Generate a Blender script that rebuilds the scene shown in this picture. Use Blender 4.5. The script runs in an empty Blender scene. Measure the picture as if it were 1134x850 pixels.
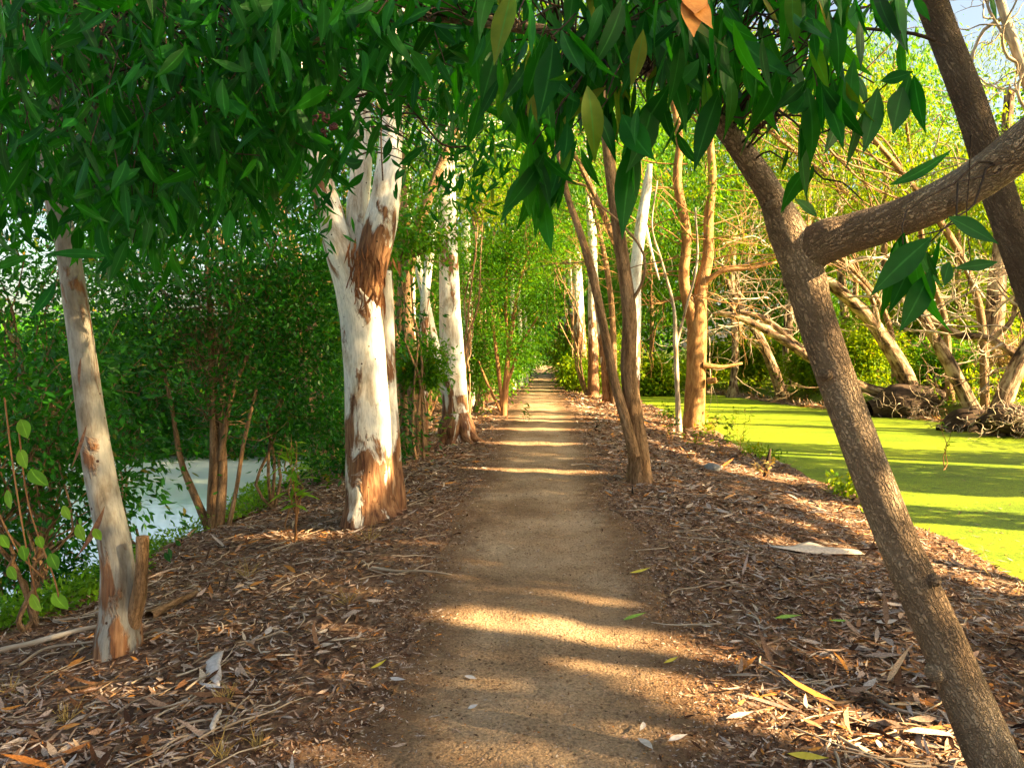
import bpy, math
import numpy as np
rng = np.random.default_rng(11)
PI = math.pi
# ------------------------------------------------------------------ camera model (photo 1134x850)
FP = 850.0
CAM = np.array([0.0, 0.0, 1.55])
PITCH = math.atan(31/850); YAW = math.atan(31/850)
FW = np.array([-math.sin(YAW)*math.cos(PITCH), math.cos(YAW)*math.cos(PITCH), -math.sin(PITCH)])
RT = np.array([math.cos(YAW), math.sin(YAW), 0.0])
UP = np.cross(RT, FW)
def P(px, py, D):
    return CAM + D*(FW + (px-567)/FP*RT + (425-py)/FP*UP)
# ------------------------------------------------------------------ numeric helpers
def nrm(v): return v/np.maximum(np.linalg.norm(v, axis=-1, keepdims=True), 1e-9)
def sm(a, b, t):
    t = np.clip((np.asarray(t, float)-a)/(b-a), 0, 1); return t*t*(3-2*t)
class SN:                                   # smooth noise made of sines
    def __init__(s, seed, f, n=7):
        r = np.random.default_rng(seed)
        s.k = nrm(r.normal(size=(n, 3)))*f*r.uniform(.55, 1.7, (n, 1)); s.p = r.uniform(0, 6.28, n); s.n = n
    def __call__(s, p): return np.sin(np.asarray(p) @ s.k.T + s.p).sum(-1)/math.sqrt(s.n)
nA, nB, nC = SN(1, .9), SN(2, 3.1), SN(3, 9.0)
WR, WL = -0.50, -0.95                       # the two water levels
def bankx(y): return 12.4 - 3.4*sm(25, 46, y) + .5*np.sin(np.asarray(y)*.35)
def h(x, y):
    x = np.asarray(x, float); y = np.asarray(y, float)
    p = np.stack([x, y, 0*x], -1)
    side = sm(.8, 2, np.abs(x))
    z = .018*nA(p)*(.35+side) + .008*nB(p)*(.3+side) + .004*nC(p)*side
    z = z - .012*np.exp(-((np.abs(x)-.33)/.2)**2)
    wob = .14*np.sin(y*.8+1)+.1*np.sin(y*2.1)
    xr = x+wob
    z = z - .36*(.35*sm(.8, 4.3, xr)+.65*np.clip((xr-1.1)/3.2, 0, 1)) - .9*sm(4.1, 5.8, xr)*(1-sm(60, 75, y))
    bx = bankx(y)
    z = z + 1.35*sm(bx-.9, bx+1.0, x) + 1.6*sm(bx+1, bx+16, x)
    xl = -x+wob
    pond = (1-sm(17, 20.5, y))*(1-sm(24, 27, -x))
    z = z - .55*(.3*sm(.8, 4.3, xl)+.7*np.clip((xl-1.2)/3.1, 0, 1)) - sm(4.0, 5.6, xl)*(1.0*pond-.1) + .5*sm(27, 60, -x)
    return z
def G(px, py):
    a = P(px, py, 0.0); d = P(px, py, 1.0)-a
    t = 1.0
    while t < 160:
        q = a+d*t
        if q[2] < h(q[0], q[1]): return q
        t *= 1.004
    return a+d*160
def on(p, dz=0.0): return np.array([p[0], p[1], float(h(p[0], p[1]))+dz])
def depth(p): return float(np.dot(np.asarray(p)-CAM, FW))
# ------------------------------------------------------------------ sun and the gaps it comes through
SEL = math.radians(24.0)
TR = nrm(np.array([-.935, .355]))           # horizontal direction in which light travels
TRAV = np.array([TR[0]*math.cos(SEL), TR[1]*math.cos(SEL), -math.sin(SEL)])
nS = SN(21, 1.0, 9); nS2 = SN(22, 1.0, 9)
patches = []
def patch(a, b, w): patches.append((np.asarray(a, float)[:2], np.asarray(b, float)[:2], w))
def pp(x0, y0, x1, y1, w): patch(G(x0, y0), G(x1, y1), w)
def beam(px, py, D, z0, z1, w):             # a gap that lets light on to a trunk between two heights
    q = P(px, py, D); k = 1/math.tan(SEL)
    patch(q[:2]+TR*k*z0, q[:2]+TR*k*z1, w)
def lit(g):
    x, y = g[..., 0], g[..., 1]
    al = x*TR[0]+y*TR[1]; ac = -x*TR[1]+y*TR[0]
    p = np.stack([ac, al, 0*al], -1)
    nz = nS(p*np.array([3.2, .5, 1]))
    out = np.zeros(x.shape, bool)
    for a, b, w in patches:
        d = b-a; L2 = max(float(d@d), 1e-6)
        t = np.clip(((x-a[0])*d[0]+(y-a[1])*d[1])/L2, 0, 1)
        dist = np.hypot(x-a[0]-t*d[0], y-a[1]-t*d[1])
        out |= dist < w*.5*(1+.35*nz)*(1-.45*np.abs(2*t-1)**2)
    n2 = nS2(p*np.array([2.1, .16, 1]))
    water = (x > 4.0)
    thr = np.where(y < 7.5, -.9, np.where(y < 11, -.4, .25))
    out |= water & (n2 > thr) & (y > 2) & (x < 30)
    rim = (x > 3.5) & (x < 4.4)
    out |= rim & (n2 > -.4) & (y > 3)
    far = (y > 18) & (x < 4)
    out |= far & (nS2(p*np.array([1.7, .35, 1])) > .45)
    return out
def shade_keep(p):                          # False where a leaf would close one of the gaps
    k = 1/math.tan(SEL)
    g = p[:, :2] + TR*(np.maximum(p[:, 2:3], 0)*k)
    return ~(lit(g) & (p[:, 0] > 3.0))
# ------------------------------------------------------------------ materials
def mat(name):
    m = bpy.data.materials.new(name); m.use_nodes = True
    n = m.node_tree.nodes; n.clear()
    return m, n, m.node_tree.links
def NN(n, typ, **kw):
    x = n.new(typ)
    for k, v in kw.items():
        if k.startswith('i_'): x.inputs[k[2:].replace('_', ' ')].default_value = v
        else: setattr(x, k, v)
    return x
def ramp(n, l, fac, stops, interp='LINEAR'):
    r = n.new('ShaderNodeValToRGB'); r.color_ramp.interpolation = interp
    e = r.color_ramp.elements
    while len(e) > 1: e.remove(e[-1])
    e[0].position = stops[0][0]; e[0].color = (*stops[0][1], 1)
    for p, c in stops[1:]:
        q = e.new(p); q.color = (*c, 1)
    l.new(fac, r.inputs[0]); return r.outputs[0]
def g1(v): return (v, v, v)
def mixc(n, l, fac, a, b, mode='MIX'):
    m = n.new('ShaderNodeMix'); m.data_type = 'RGBA'; m.blend_type = mode
    for s, v in ((m.inputs[0], fac), (m.inputs[6], a), (m.inputs[7], b)):
        if hasattr(v, 'is_linked'): l.new(v, s)
        else: s.default_value = v if not isinstance(v, tuple) else (*v, 1)
    return m.outputs[2]
def math_(n, l, op, a, b=0.0, clamp=False):
    m = n.new('ShaderNodeMath'); m.operation = op; m.use_clamp = clamp
    for s, v in ((m.inputs[0], a), (m.inputs[1], b)):
        if hasattr(v, 'is_linked'): l.new(v, s)
        else: s.default_value = v
    return m.outputs[0]
def coords(n, l, attr=None, scale=(1, 1, 1)):
    if attr: src = NN(n, 'ShaderNodeAttribute', attribute_name=attr).outputs['Vector']
    else: src = n.new('ShaderNodeNewGeometry').outputs['Position']
    mp = n.new('ShaderNodeMapping'); mp.inputs['Scale'].default_value = scale
    l.new(src, mp.inputs[0]); return mp.outputs[0]
def noise(n, l, vec, scale, detail=4, rough=.55, dist=0.0):
    x = NN(n, 'ShaderNodeTexNoise'); x.inputs['Scale'].default_value = scale
    x.inputs['Detail'].default_value = detail; x.inputs['Roughness'].default_value = rough
    x.inputs['Distortion'].default_value = dist
    l.new(vec, x.inputs['Vector']); return x.outputs['Fac']
def finish(n, l, col, rough=.8, height=None, bump=.3, dist=.02, spec=.3, trans=None, tfac=.35):
    b = n.new('ShaderNodeBsdfPrincipled'); o = n.new('ShaderNodeOutputMaterial')
    if hasattr(col, 'is_linked'): l.new(col, b.inputs['Base Color'])
    else: b.inputs['Base Color'].default_value = (*col, 1)
    if hasattr(rough, 'is_linked'): l.new(rough, b.inputs['Roughness'])
    else: b.inputs['Roughness'].default_value = rough
    b.inputs['Specular IOR Level'].default_value = spec
    if height is not None:
        bp = n.new('ShaderNodeBump'); bp.inputs['Strength'].default_value = bump; bp.inputs['Distance'].default_value = dist
        l.new(height, bp.inputs['Height']); l.new(bp.outputs[0], b.inputs['Normal'])
    if trans is not None:
        t = n.new('ShaderNodeBsdfTranslucent')
        if hasattr(trans, 'is_linked'): l.new(trans, t.inputs[0])
        else: t.inputs[0].default_value = (*trans, 1)
        mx = n.new('ShaderNodeMixShader'); mx.inputs[0].default_value = tfac
        l.new(b.outputs[0], mx.inputs[1]); l.new(t.outputs[0], mx.inputs[2]); l.new(mx.outputs[0], o.inputs[0])
    else: l.new(b.outputs[0], o.inputs[0])
    return b
MAT = {}
def leafmat(key, c0, c1, c2, t0, t1, tfac=.35, rough=.42, spec=.45, old=None):
    m, n, l = mat('leaf_'+key)
    a = NN(n, 'ShaderNodeAttribute', attribute_name='rnd').outputs['Fac']
    st = [(0, c0), (.5, c1), (.95, c2)]
    if old: st = [(0, c0), (.5, c1), (.93, c2), (.975, old), (1, old)]
    c = ramp(n, l, a, st)
    t = ramp(n, l, a, [(0, t0), (.9, t1)])
    ac = NN(n, 'ShaderNodeAttribute', attribute_name='ac').outputs['Fac']
    c = mixc(n, l, ramp(n, l, ac, [(.03, g1(.55)), (.11, g1(0))]), c, tuple(min(1, q*2.2+.03) for q in c2))
    v = noise(n, l, coords(n, l), 40, 2)
    c = mixc(n, l, 1.0, c, ramp(n, l, v, [(.3, g1(.75)), (.7, g1(1.15))]), 'MULTIPLY')
    finish(n, l, c, rough, None, spec=spec, trans=t, tfac=tfac)
    MAT[key] = m
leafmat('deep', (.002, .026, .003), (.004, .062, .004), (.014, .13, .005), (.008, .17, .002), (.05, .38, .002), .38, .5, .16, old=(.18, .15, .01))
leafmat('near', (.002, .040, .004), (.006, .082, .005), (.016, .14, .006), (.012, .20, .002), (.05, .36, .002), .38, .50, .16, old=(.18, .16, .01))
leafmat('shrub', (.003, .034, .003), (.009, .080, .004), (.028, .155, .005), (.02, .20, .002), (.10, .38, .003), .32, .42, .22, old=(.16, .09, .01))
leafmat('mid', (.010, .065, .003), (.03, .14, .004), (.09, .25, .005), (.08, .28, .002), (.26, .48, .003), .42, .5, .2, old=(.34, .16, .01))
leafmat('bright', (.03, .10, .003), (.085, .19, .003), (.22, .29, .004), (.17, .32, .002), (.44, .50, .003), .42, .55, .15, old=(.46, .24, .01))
leafmat('lime', (.08, .24, .01), (.13, .32, .01), (.20, .38, .015), (.2, .42, .01), (.35, .55, .02), .45, .5, .3)
leafmat('straw', (.30, .20, .06), (.42, .28, .09), (.50, .34, .11), (.3, .2, .05), (.4, .3, .08), .2, .7, .2)

def bark(key, kind):
    m, n, l = mat('bark_'+key)
    v = coords(n, l, 'bk'); vs = coords(n, l, 'bk', (1, 1, .16)); vl = coords(n, l, 'bk', (1, 1, .38))
    hh = NN(n, 'ShaderNodeAttribute', attribute_name='hgt').outputs['Fac']
    if kind.startswith('gum'):
        q_ = .38 if kind == 'gumdark' else 1.0
        base = ramp(n, l, noise(n, l, vl, 4.5, 6, .68, .6), [(.30, (.26*q_, .18*q_, .12*q_)), (.40, (.52*q_, .44*q_, .34*q_)), (.52, (.74*q_, .70*q_, .62*q_)), (.64, (.62*q_, .61*q_, .57*q_)), (.78, (.36*q_, .36*q_, .34*q_))])
        base = mixc(n, l, 1.0, base, ramp(n, l, noise(n, l, vs, 45, 5, .75), [(.3, g1(.62)), (.55, g1(1.08))]), 'MULTIPLY')
        st = ramp(n, l, noise(n, l, vs, 10, 5, .65, .5), [(.40, g1(0)), (.46, g1(1))])
        tan = ramp(n, l, noise(n, l, vs, 28, 4), [(.3, (.07, .025, .012)), (.5, (.20, .09, .04)), (.75, (.36, .20, .10))])
        f = math_(n, l, 'SUBTRACT', math_(n, l, 'ADD', noise(n, l, vl, 5.0, 5, .62, .6), hh), .59)
        f = math_(n, l, 'MULTIPLY', f, 14, True)
        c = mixc(n, l, f, base, tan)
        thin = math_(n, l, 'MULTIPLY', math_(n, l, 'SUBTRACT', .335, noise(n, l, vs, 13, 3, .5, .2)), 18, True)
        c = mixc(n, l, math_(n, l, 'MULTIPLY', thin, .8), c, (.14, .07, .035))
        sp = NN(n, 'ShaderNodeTexVoronoi'); sp.inputs['Scale'].default_value = 9; l.new(v, sp.inputs['Vector'])
        c = mixc(n, l, math_(n, l, 'MULTIPLY', math_(n, l, 'SUBTRACT', .10, sp.outputs['Distance']), 25, True), c, (.05, .02, .01))
        ht = math_(n, l, 'ADD', math_(n, l, 'MULTIPLY', noise(n, l, vs, 30, 4), math_(n, l, 'ADD', math_(n, l, 'MULTIPLY', f, .9), .12)), math_(n, l, 'MULTIPLY', f, .35))
        finish(n, l, c, .68, ht, .7, .03, .25)
    elif kind == 'paper':
        base = ramp(n, l, noise(n, l, vl, 6, 5, .6, .4), [(.38, (.03, .018, .012)), (.48, (.17, .10, .055)), (.60, (.40, .29, .18)), (.8, (.52, .42, .30))])
        ht = noise(n, l, vs, 22, 5)
        finish(n, l, base, .8, ht, .8, .04, .2)
    elif kind == 'brown':
        c = ramp(n, l, noise(n, l, vs, 14, 6, .65, .6), [(.3, (.06, .030, .014)), (.46, (.22, .125, .060)), (.62, (.36, .22, .12)), (.8, (.44, .31, .19))])
        v2 = coords(n, l, 'bk', (1, 1, .3)); c = mixc(n, l, 1.0, c, ramp(n, l, noise(n, l, v2, 55, 4, .7), [(.3, g1(.45)), (.6, g1(1.2))]), 'MULTIPLY')
        ht = math_(n, l, 'ADD', noise(n, l, v2, 26, 5, .7), noise(n, l, v2, 70, 3, .7))
        finish(n, l, c, .85, ht, .9, .03, .2)
    elif kind == 'smooth':
        c = ramp(n, l, noise(n, l, vl, 9, 5, .65, .6), [(.3, (.11, .045, .016)), (.48, (.27, .13, .045)), (.62, (.38, .21, .08)), (.8, (.42, .29, .16))])
        finish(n, l, c, .75, noise(n, l, vl, 30, 5, .7), .6, .02, .2)
    elif kind.startswith('ridge'):
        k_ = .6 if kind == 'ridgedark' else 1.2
        vv = coords(n, l, 'bk', (1, 1, .24))
        vo = NN(n, 'ShaderNodeTexVoronoi', feature='DISTANCE_TO_EDGE'); vo.inputs['Scale'].default_value = 78; vo.inputs['Randomness'].default_value = 1
        wn = noise(n, l, v, 30, 3)
        va = n.new('ShaderNodeVectorMath'); va.operation = 'MULTIPLY_ADD'
        l.new(wn, va.inputs[0]); va.inputs[1].default_value = (.05, .05, .08); l.new(vv, va.inputs[2])
        l.new(va.outputs[0], vo.inputs['Vector'])
        edge = math_(n, l, 'MULTIPLY', vo.outputs['Distance'], 4.2, True)
        big = noise(n, l, vl, 5, 5, .6, .3)
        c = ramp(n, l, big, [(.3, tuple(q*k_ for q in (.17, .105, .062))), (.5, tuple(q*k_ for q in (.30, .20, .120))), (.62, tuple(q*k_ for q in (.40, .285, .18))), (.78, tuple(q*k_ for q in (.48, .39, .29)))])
        c = mixc(n, l, math_(n, l, 'MULTIPLY', math_(n, l, 'SUBTRACT', 1.0, edge), .42), c, (.07, .043, .027))
        lich = math_(n, l, 'MULTIPLY', math_(n, l, 'SUBTRACT', noise(n, l, v, 24, 4, .6), .57), 9, True)
        c = mixc(n, l, math_(n, l, 'MULTIPLY', lich, .08), c, (.38, .33, .25))
        ht = math_(n, l, 'ADD', math_(n, l, 'MULTIPLY', edge, .8), math_(n, l, 'MULTIPLY', noise(n, l, v, 90, 3), .5))
        finish(n, l, c, .82, ht, 1.0, .016, .25)
    elif kind == 'dark':
        c = ramp(n, l, noise(n, l, vs, 12, 5), [(.3, (.015, .01, .008)), (.6, (.07, .045, .03)), (.85, (.16, .11, .07))])
        finish(n, l, c, .9, noise(n, l, vs, 30, 4), .7, .02, .15)
    elif kind == 'dead':
        c = ramp(n, l, noise(n, l, vs, 16, 4), [(.3, (.16, .10, .06)), (.55, (.42, .33, .24)), (.8, (.62, .55, .46))])
        finish(n, l, c, .85, noise(n, l, vs, 40, 4), .5, .01, .15)
    elif kind == 'twig':
        c = ramp(n, l, noise(n, l, vs, 16, 3), [(.3, (.15, .06, .02)), (.6, (.33, .16, .06)), (.85, (.42, .24, .11))])
        finish(n, l, c, .8, None)
    MAT[key] = m
for k in ('gum', 'gumdark', 'paper', 'brown', 'ridge', 'ridgedark', 'smooth', 'dark', 'dead', 'twig'): bark(k, k)
# leaf litter: every leaf takes its own tint
m, n, l = mat('litter')
a = NN(n, 'ShaderNodeAttribute', attribute_name='rnd').outputs['Fac']
c = ramp(n, l, a, [(0, (.022, .010, .006)), (.14, (.09, .038, .018)), (.30, (.20, .095, .045)), (.44, (.30, .18, .11)), (.57, (.39, .285, .22)), (.72, (.52, .43, .37)), (.84, (.36, .13, .03)), (.90, (.58, .24, .045)), (.95, (.62, .46, .30)), (1, (.72, .62, .52))])
c = mixc(n, l, 1.0, c, ramp(n, l, noise(n, l, coords(n, l), 130, 3), [(.3, g1(.5)), (.7, g1(1.25))]), 'MULTIPLY')
finish(n, l, c, .75, None, spec=.15); MAT['litter'] = m
# ground under the litter
m, n, l = mat('soil')
v = coords(n, l)
c = ramp(n, l, noise(n, l, v, 2.2, 6, .65), [(.3, (.055, .026, .014)), (.5, (.13, .065, .035)), (.7, (.21, .115, .06))])
vo = NN(n, 'ShaderNodeTexVoronoi'); vo.inputs['Scale'].default_value = 26; l.new(coords(n, l, None, (1, .6, 1)), vo.inputs['Vector'])
c = mixc(n, l, .6, c, ramp(n, l, vo.outputs['Color'], [(0, (.05, .025, .015)), (.4, (.17, .09, .055)), (.65, (.30, .20, .14)), (1, (.36, .2, .08))]))
finish(n, l, c, .9, math_(n, l, 'ADD', noise(n, l, v, 30, 6, .7), vo.outputs['Distance']), .9, .04, .15); MAT['soil'] = m
# bank and undergrowth floor beyond the water
m, n, l = mat('bank_earth')
c = ramp(n, l, noise(n, l, v := coords(n, l), 1.5, 6, .65), [(.3, (.05, .035, .02)), (.48, (.10, .13, .02)), (.7, (.16, .24, .03))])
finish(n, l, c, .9, noise(n, l, v, 8, 6, .7), 1, .1, .1); MAT['bank'] = m
# trodden path
m, n, l = mat('path_dirt')
v = coords(n, l)
big = noise(n, l, v, 1.1, 5, .6)
c = ramp(n, l, big, [(.32, (.27, .16, .088)), (.5, (.41, .27, .16)), (.66, (.52, .37, .24))])
fine = noise(n, l, v, 55, 5, .75)
c = mixc(n, l, 1.0, c, ramp(n, l, fine, [(.32, g1(.42)), (.5, g1(.95)), (.7, g1(1.35))]), 'MULTIPLY')
vo = NN(n, 'ShaderNodeTexVoronoi'); vo.inputs['Scale'].default_value = 75; l.new(v, vo.inputs['Vector'])
vsel = ramp(n, l, vo.outputs['Color'], [(.62, g1(0)), (.72, g1(1))])
c = mixc(n, l, math_(n, l, 'MULTIPLY', vsel, math_(n, l, 'MULTIPLY', math_(n, l, 'SUBTRACT', .42, vo.outputs['Distance']), 4, True)), c, (.42, .29, .18))
vd = NN(n, 'ShaderNodeTexVoronoi'); vd.inputs['Scale'].default_value = 28; l.new(coords(n, l, None, (1, .5, 1)), vd.inputs['Vector'])
dsel = math_(n, l, 'MULTIPLY', math_(n, l, 'SUBTRACT', .30, vd.outputs['Distance']), 7, True)
dsel = math_(n, l, 'MULTIPLY', dsel, ramp(n, l, noise(n, l, v, 3.5, 4), [(.45, g1(0)), (.62, g1(1))]))
c = mixc(n, l, math_(n, l, 'MULTIPLY', dsel, .75), c, (.10, .055, .03))
ed = NN(n, 'ShaderNodeAttribute', attribute_name='edge').outputs['Fac']
ef = math_(n, l, 'MULTIPLY', math_(n, l, 'SUBTRACT', math_(n, l, 'ADD', ed, math_(n, l, 'MULTIPLY', noise(n, l, v, 5, 5, .7), .9)), .95), 3.0, True)
c = mixc(n, l, math_(n, l, 'MULTIPLY', ef, .75), c, (.16, .085, .045))
ht = math_(n, l, 'ADD', fine, math_(n, l, 'MULTIPLY', vo.outputs['Distance'], -.6)); ht = math_(n, l, 'ADD', ht, math_(n, l, 'MULTIPLY', noise(n, l, v, 7, 5, .6), 3.0))
finish(n, l, c, .9, ht, 1.0, .02, .15); MAT['path'] = m
# duckweed water
m, n, l = mat('duckweed')
v = coords(n, l)
c = ramp(n, l, noise(n, l, coords(n, l, None, (.35, 1, 1)), .9, 5, .6), [(.3, (.10, .17, .003)), (.5, (.18, .26, .004)), (.7, (.28, .34, .006))])
vo = NN(n, 'ShaderNodeTexVoronoi'); vo.inputs['Scale'].default_value = 70; l.new(v, vo.inputs['Vector'])
c = mixc(n, l, 1.0, c, ramp(n, l, vo.outputs['Color'], [(.2, g1(.55)), (.5, g1(1.0)), (.8, g1(1.4))]), 'MULTIPLY')
c = mixc(n, l, 1.0, c, ramp(n, l, noise(n, l, v, 12, 6, .8), [(.35, g1(.7)), (.6, g1(1.15))]), 'MULTIPLY')
gap = math_(n, l, 'MULTIPLY', math_(n, l, 'SUBTRACT', noise(n, l, coords(n, l, None, (.6, 1, 1)), 3.2, 8, .8), .60), 14, True)
c = mixc(n, l, gap, c, (.035, .05, .008))
finish(n, l, c, .55, noise(n, l, v, 90, 3), .4, .01, .35); MAT['duckweed'] = m
# open pond water; sky glare is painted into its pale base colour
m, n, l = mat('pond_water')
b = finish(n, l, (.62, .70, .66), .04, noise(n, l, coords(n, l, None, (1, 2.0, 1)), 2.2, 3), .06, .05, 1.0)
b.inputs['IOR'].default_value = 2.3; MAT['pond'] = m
m, n, l = mat('stone')
finish(n, l, ramp(n, l, noise(n, l, coords(n, l), 14, 6, .7), [(.3, (.09, .09, .09)), (.7, (.26, .26, .26))]), .8, noise(n, l, coords(n, l), 40, 4), .6, .01); MAT['stone'] = m
m, n, l = mat('seedpod')
finish(n, l, (.05, .012, .008), .7); MAT['pod'] = m
def flat(key, c0, c1, rough=.7, tr=None):
    m, n, l = mat(key)
    finish(n, l, ramp(n, l, noise(n, l, coords(n, l), 45, 4), [(.3, c0), (.7, c1)]), rough, noise(n, l, coords(n, l), 120, 3), .3, .004, .3, trans=tr, tfac=.3); MAT[key] = m
flat('palebark', (.42, .33, .27), (.66, .57, .49)); flat('orangeleaf', (.42, .15, .03), (.6, .26, .05)); flat('yellowleaf', (.48, .36, .03), (.62, .5, .06))
flat('greyleaf', (.42, .36, .34), (.62, .57, .55)); flat('greenleaf', (.16, .30, .03), (.28, .42, .06)); flat('brownleaf', (.11, .035, .012), (.28, .12, .045))
# ------------------------------------------------------------------ mesh building
SC = bpy.context.scene; COL = SC.collection
class Mesh:
    def __init__(s): s.V = []; s.F = []; s.A = {}; s.n = 0
    def add(s, V, F, **attrs):
        V = np.asarray(V, np.float32); s.V.append(V); s.F.append(np.asarray(F, np.int64)+s.n)
        for k, a in attrs.items(): s.A.setdefault(k, []).append(np.asarray(a, np.float32))
        s.n += len(V); return s
    def build(s, name, material, parent=None, smooth=True, origin=None):
        me = bpy.data.meshes.new(name)
        if not s.V: return None
        V = np.concatenate(s.V); F = np.concatenate(s.F)
        if parent is not None: V = V-np.asarray(parent['_o'], np.float32)
        elif origin is not None: V = V-np.asarray(origin, np.float32)
        k = F.shape[1]
        me.vertices.add(len(V)); me.vertices.foreach_set('co', V.astype(np.float32).ravel())
        me.loops.add(F.size); me.loops.foreach_set('vertex_index', F.astype(np.int32).ravel())
        me.polygons.add(len(F)); me.polygons.foreach_set('loop_start', np.arange(0, F.size, k, dtype=np.int32))
        me.polygons.foreach_set('loop_total', np.full(len(F), k, np.int32))
        me.polygons.foreach_set('use_smooth', np.full(len(F), smooth))
        me.update(calc_edges=True)
        for key, arrs in s.A.items():
            A = np.concatenate(arrs)
            if A.ndim == 1: me.attributes.new(key, 'FLOAT', 'POINT').data.foreach_set('value', A.ravel())
            else: me.attributes.new(key, 'FLOAT_VECTOR', 'POINT').data.foreach_set('vector', A.ravel())
        me.materials.append(material)
        o = bpy.data.objects.new(name, me); COL.objects.link(o)
        if parent is not None: o.parent = parent
        elif origin is not None: o.location = tuple(float(q) for q in origin)
        return o
def empty(name, loc, label, cat, group=None):
    o = bpy.data.objects.new(name, None); COL.objects.link(o); o.location = tuple(float(q) for q in loc)
    o.empty_display_size = .2
    o['_o'] = [float(q) for q in loc]; tag(o, label, cat, group); return o
def tag(o, label=None, cat=None, group=None, kind=None):
    for k, v in (('label', label), ('category', cat), ('group', group), ('kind', kind)):
        if v: o[k] = v
    return o
def spline(pts, rad, step):
    pts = np.asarray(pts, float); rad = np.asarray(rad, float)
    Pn = np.vstack([2*pts[0]-pts[1], pts, 2*pts[-1]-pts[-2]]); Rn = np.concatenate([[rad[0]], rad, [rad[-1]]])
    op, orr = [], []
    for i in range(1, len(Pn)-2):
        p0, p1, p2, p3 = Pn[i-1:i+3]; L = np.linalg.norm(p2-p1); k = max(2, int(math.ceil(L/step)))
        t = np.arange(k)[:, None]/k
        op.append(.5*((2*p1)+(-p0+p2)*t+(2*p0-5*p1+4*p2-p3)*t*t+(-p0+3*p1-3*p2+p3)*t**3))
        orr.append(Rn[i]+(Rn[i+1]-Rn[i])*sm(0, 1, t[:, 0]))
    op.append(pts[-1:]); orr.append(rad[-1:])
    return np.vstack(op), np.concatenate(orr)
def tube(M, pts, rad, step=.12, sides=10, rough=.0, hgt=None, cap=True, freq=7.0, seed=None, smooth=True):
    """hgt: list per control point, how strongly the bark there is brown and shaggy"""
    if smooth: p, r = spline(pts, rad, step)
    else: p, r = np.asarray(pts, float), np.asarray(rad, float)
    n = len(p)
    T = nrm(np.gradient(p, axis=0)); ref = np.array([0., 0, 1]) if abs(T[0][2]) < .9 else np.array([1., 0, 0])
    N = np.cross(T[0], ref); N /= np.linalg.norm(N)
    Ns = []
    for i in range(n):
        N = N-T[i]*np.dot(N, T[i]); N /= max(np.linalg.norm(N), 1e-9); Ns.append(N)
    Ns = np.array(Ns); B = np.cross(T, Ns)
    a = np.linspace(0, 2*PI, sides, endpoint=False)
    ca, sa = np.cos(a), np.sin(a)
    s = np.concatenate([[0], np.cumsum(np.linalg.norm(np.diff(p, axis=0), axis=1))])
    off = rng.uniform(0, 50) if seed is None else seed
    bk = np.stack([r[:, None]*ca, r[:, None]*sa, np.broadcast_to(s[:, None], (n, sides))], -1)+off
    rr = np.broadcast_to(r[:, None], (n, sides)).copy()
    if rough:
        q = (bk-off)*np.array([1, 1, .35])+off
        R0 = max(float(r.max()), .02); ff = freq*.12/R0*.6 if R0 < .12 else freq
        rr = rr*(1+rough*(.6*SN(5, ff*.5)(q)+.4*SN(6, ff*1.6)(q)))
    V = p[:, None]+Ns[:, None]*(rr*ca)[..., None]+B[:, None]*(rr*sa)[..., None]
    V = V.reshape(-1, 3); bk = bk.reshape(-1, 3)
    i, j = np.meshgrid(np.arange(n-1), np.arange(sides), indexing='ij')
    F = np.stack([i*sides+j, i*sides+(j+1) % sides, (i+1)*sides+(j+1) % sides, (i+1)*sides+j], -1).reshape(-1, 4)
    if hgt is None: hg = np.zeros(n)
    else:
        cs = np.linspace(0, 1, len(hgt)); hg = np.interp(np.linspace(0, 1, n), cs, hgt)
    hg = np.repeat(hg, sides)
    if cap:
        V = np.vstack([V, np.tile(p[-1]+T[-1]*r[-1]*.15, (sides, 1))+(V[-sides:]-p[-1])*.02]); bk = np.vstack([bk, bk[-sides:]]); hg = np.concatenate([hg, hg[-sides:]])
        j = np.arange(sides); b0 = (n-1)*sides
        F = np.vstack([F, np.stack([b0+j, b0+(j+1) % sides, b0+sides+(j+1) % sides, b0+sides+j], -1)])
    M.add(V, F, bk=bk, hgt=hg)
    return p, r
def pixtube(M, pl, wf=.9, **kw):
    """pl: (px, py, width in photo px, depth)"""
    pts = [P(a[0], a[1], a[3]) for a in pl]; rad = [a[2]*.5*wf*a[3]/FP for a in pl]
    return tube(M, pts, rad, **kw)
# leaf templates ------------------------------------------------------------------
def leaf_tmpl(ns, wid=1.0, sharp=1.25, fold=.25):
    """a blade folded along its midrib: ns segments long, two quads wide"""
    t = np.linspace(0, 1, ns+1); w = np.sin(PI*t**(.85))**sharp*.5*wid; w[0] = w[-1] = .012
    V = []
    for i in range(ns+1):
        V += [(t[i], -w[i], fold*w[i]*.6, t[i]), (t[i], 0, 0, t[i]), (t[i], w[i], fold*w[i]*.6, t[i])]
    F = []
    for i in range(ns):
        for k in (0, 1): F.append((3*i+k, 3*i+k+1, 3*i+k+4, 3*i+k+3))
    return np.array(V), np.array(F)
L_NEAR = leaf_tmpl(8); L_MID = leaf_tmpl(4); L_LIT = leaf_tmpl(3, sharp=1.0, fold=.1)
L_FAR = (np.array([(0, 0, 0, 0), (.45, -.5, .05, .45), (1, 0, 0, 1), (.45, .5, .05, .45)]), np.array([(0, 1, 2, 3)]))
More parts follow.
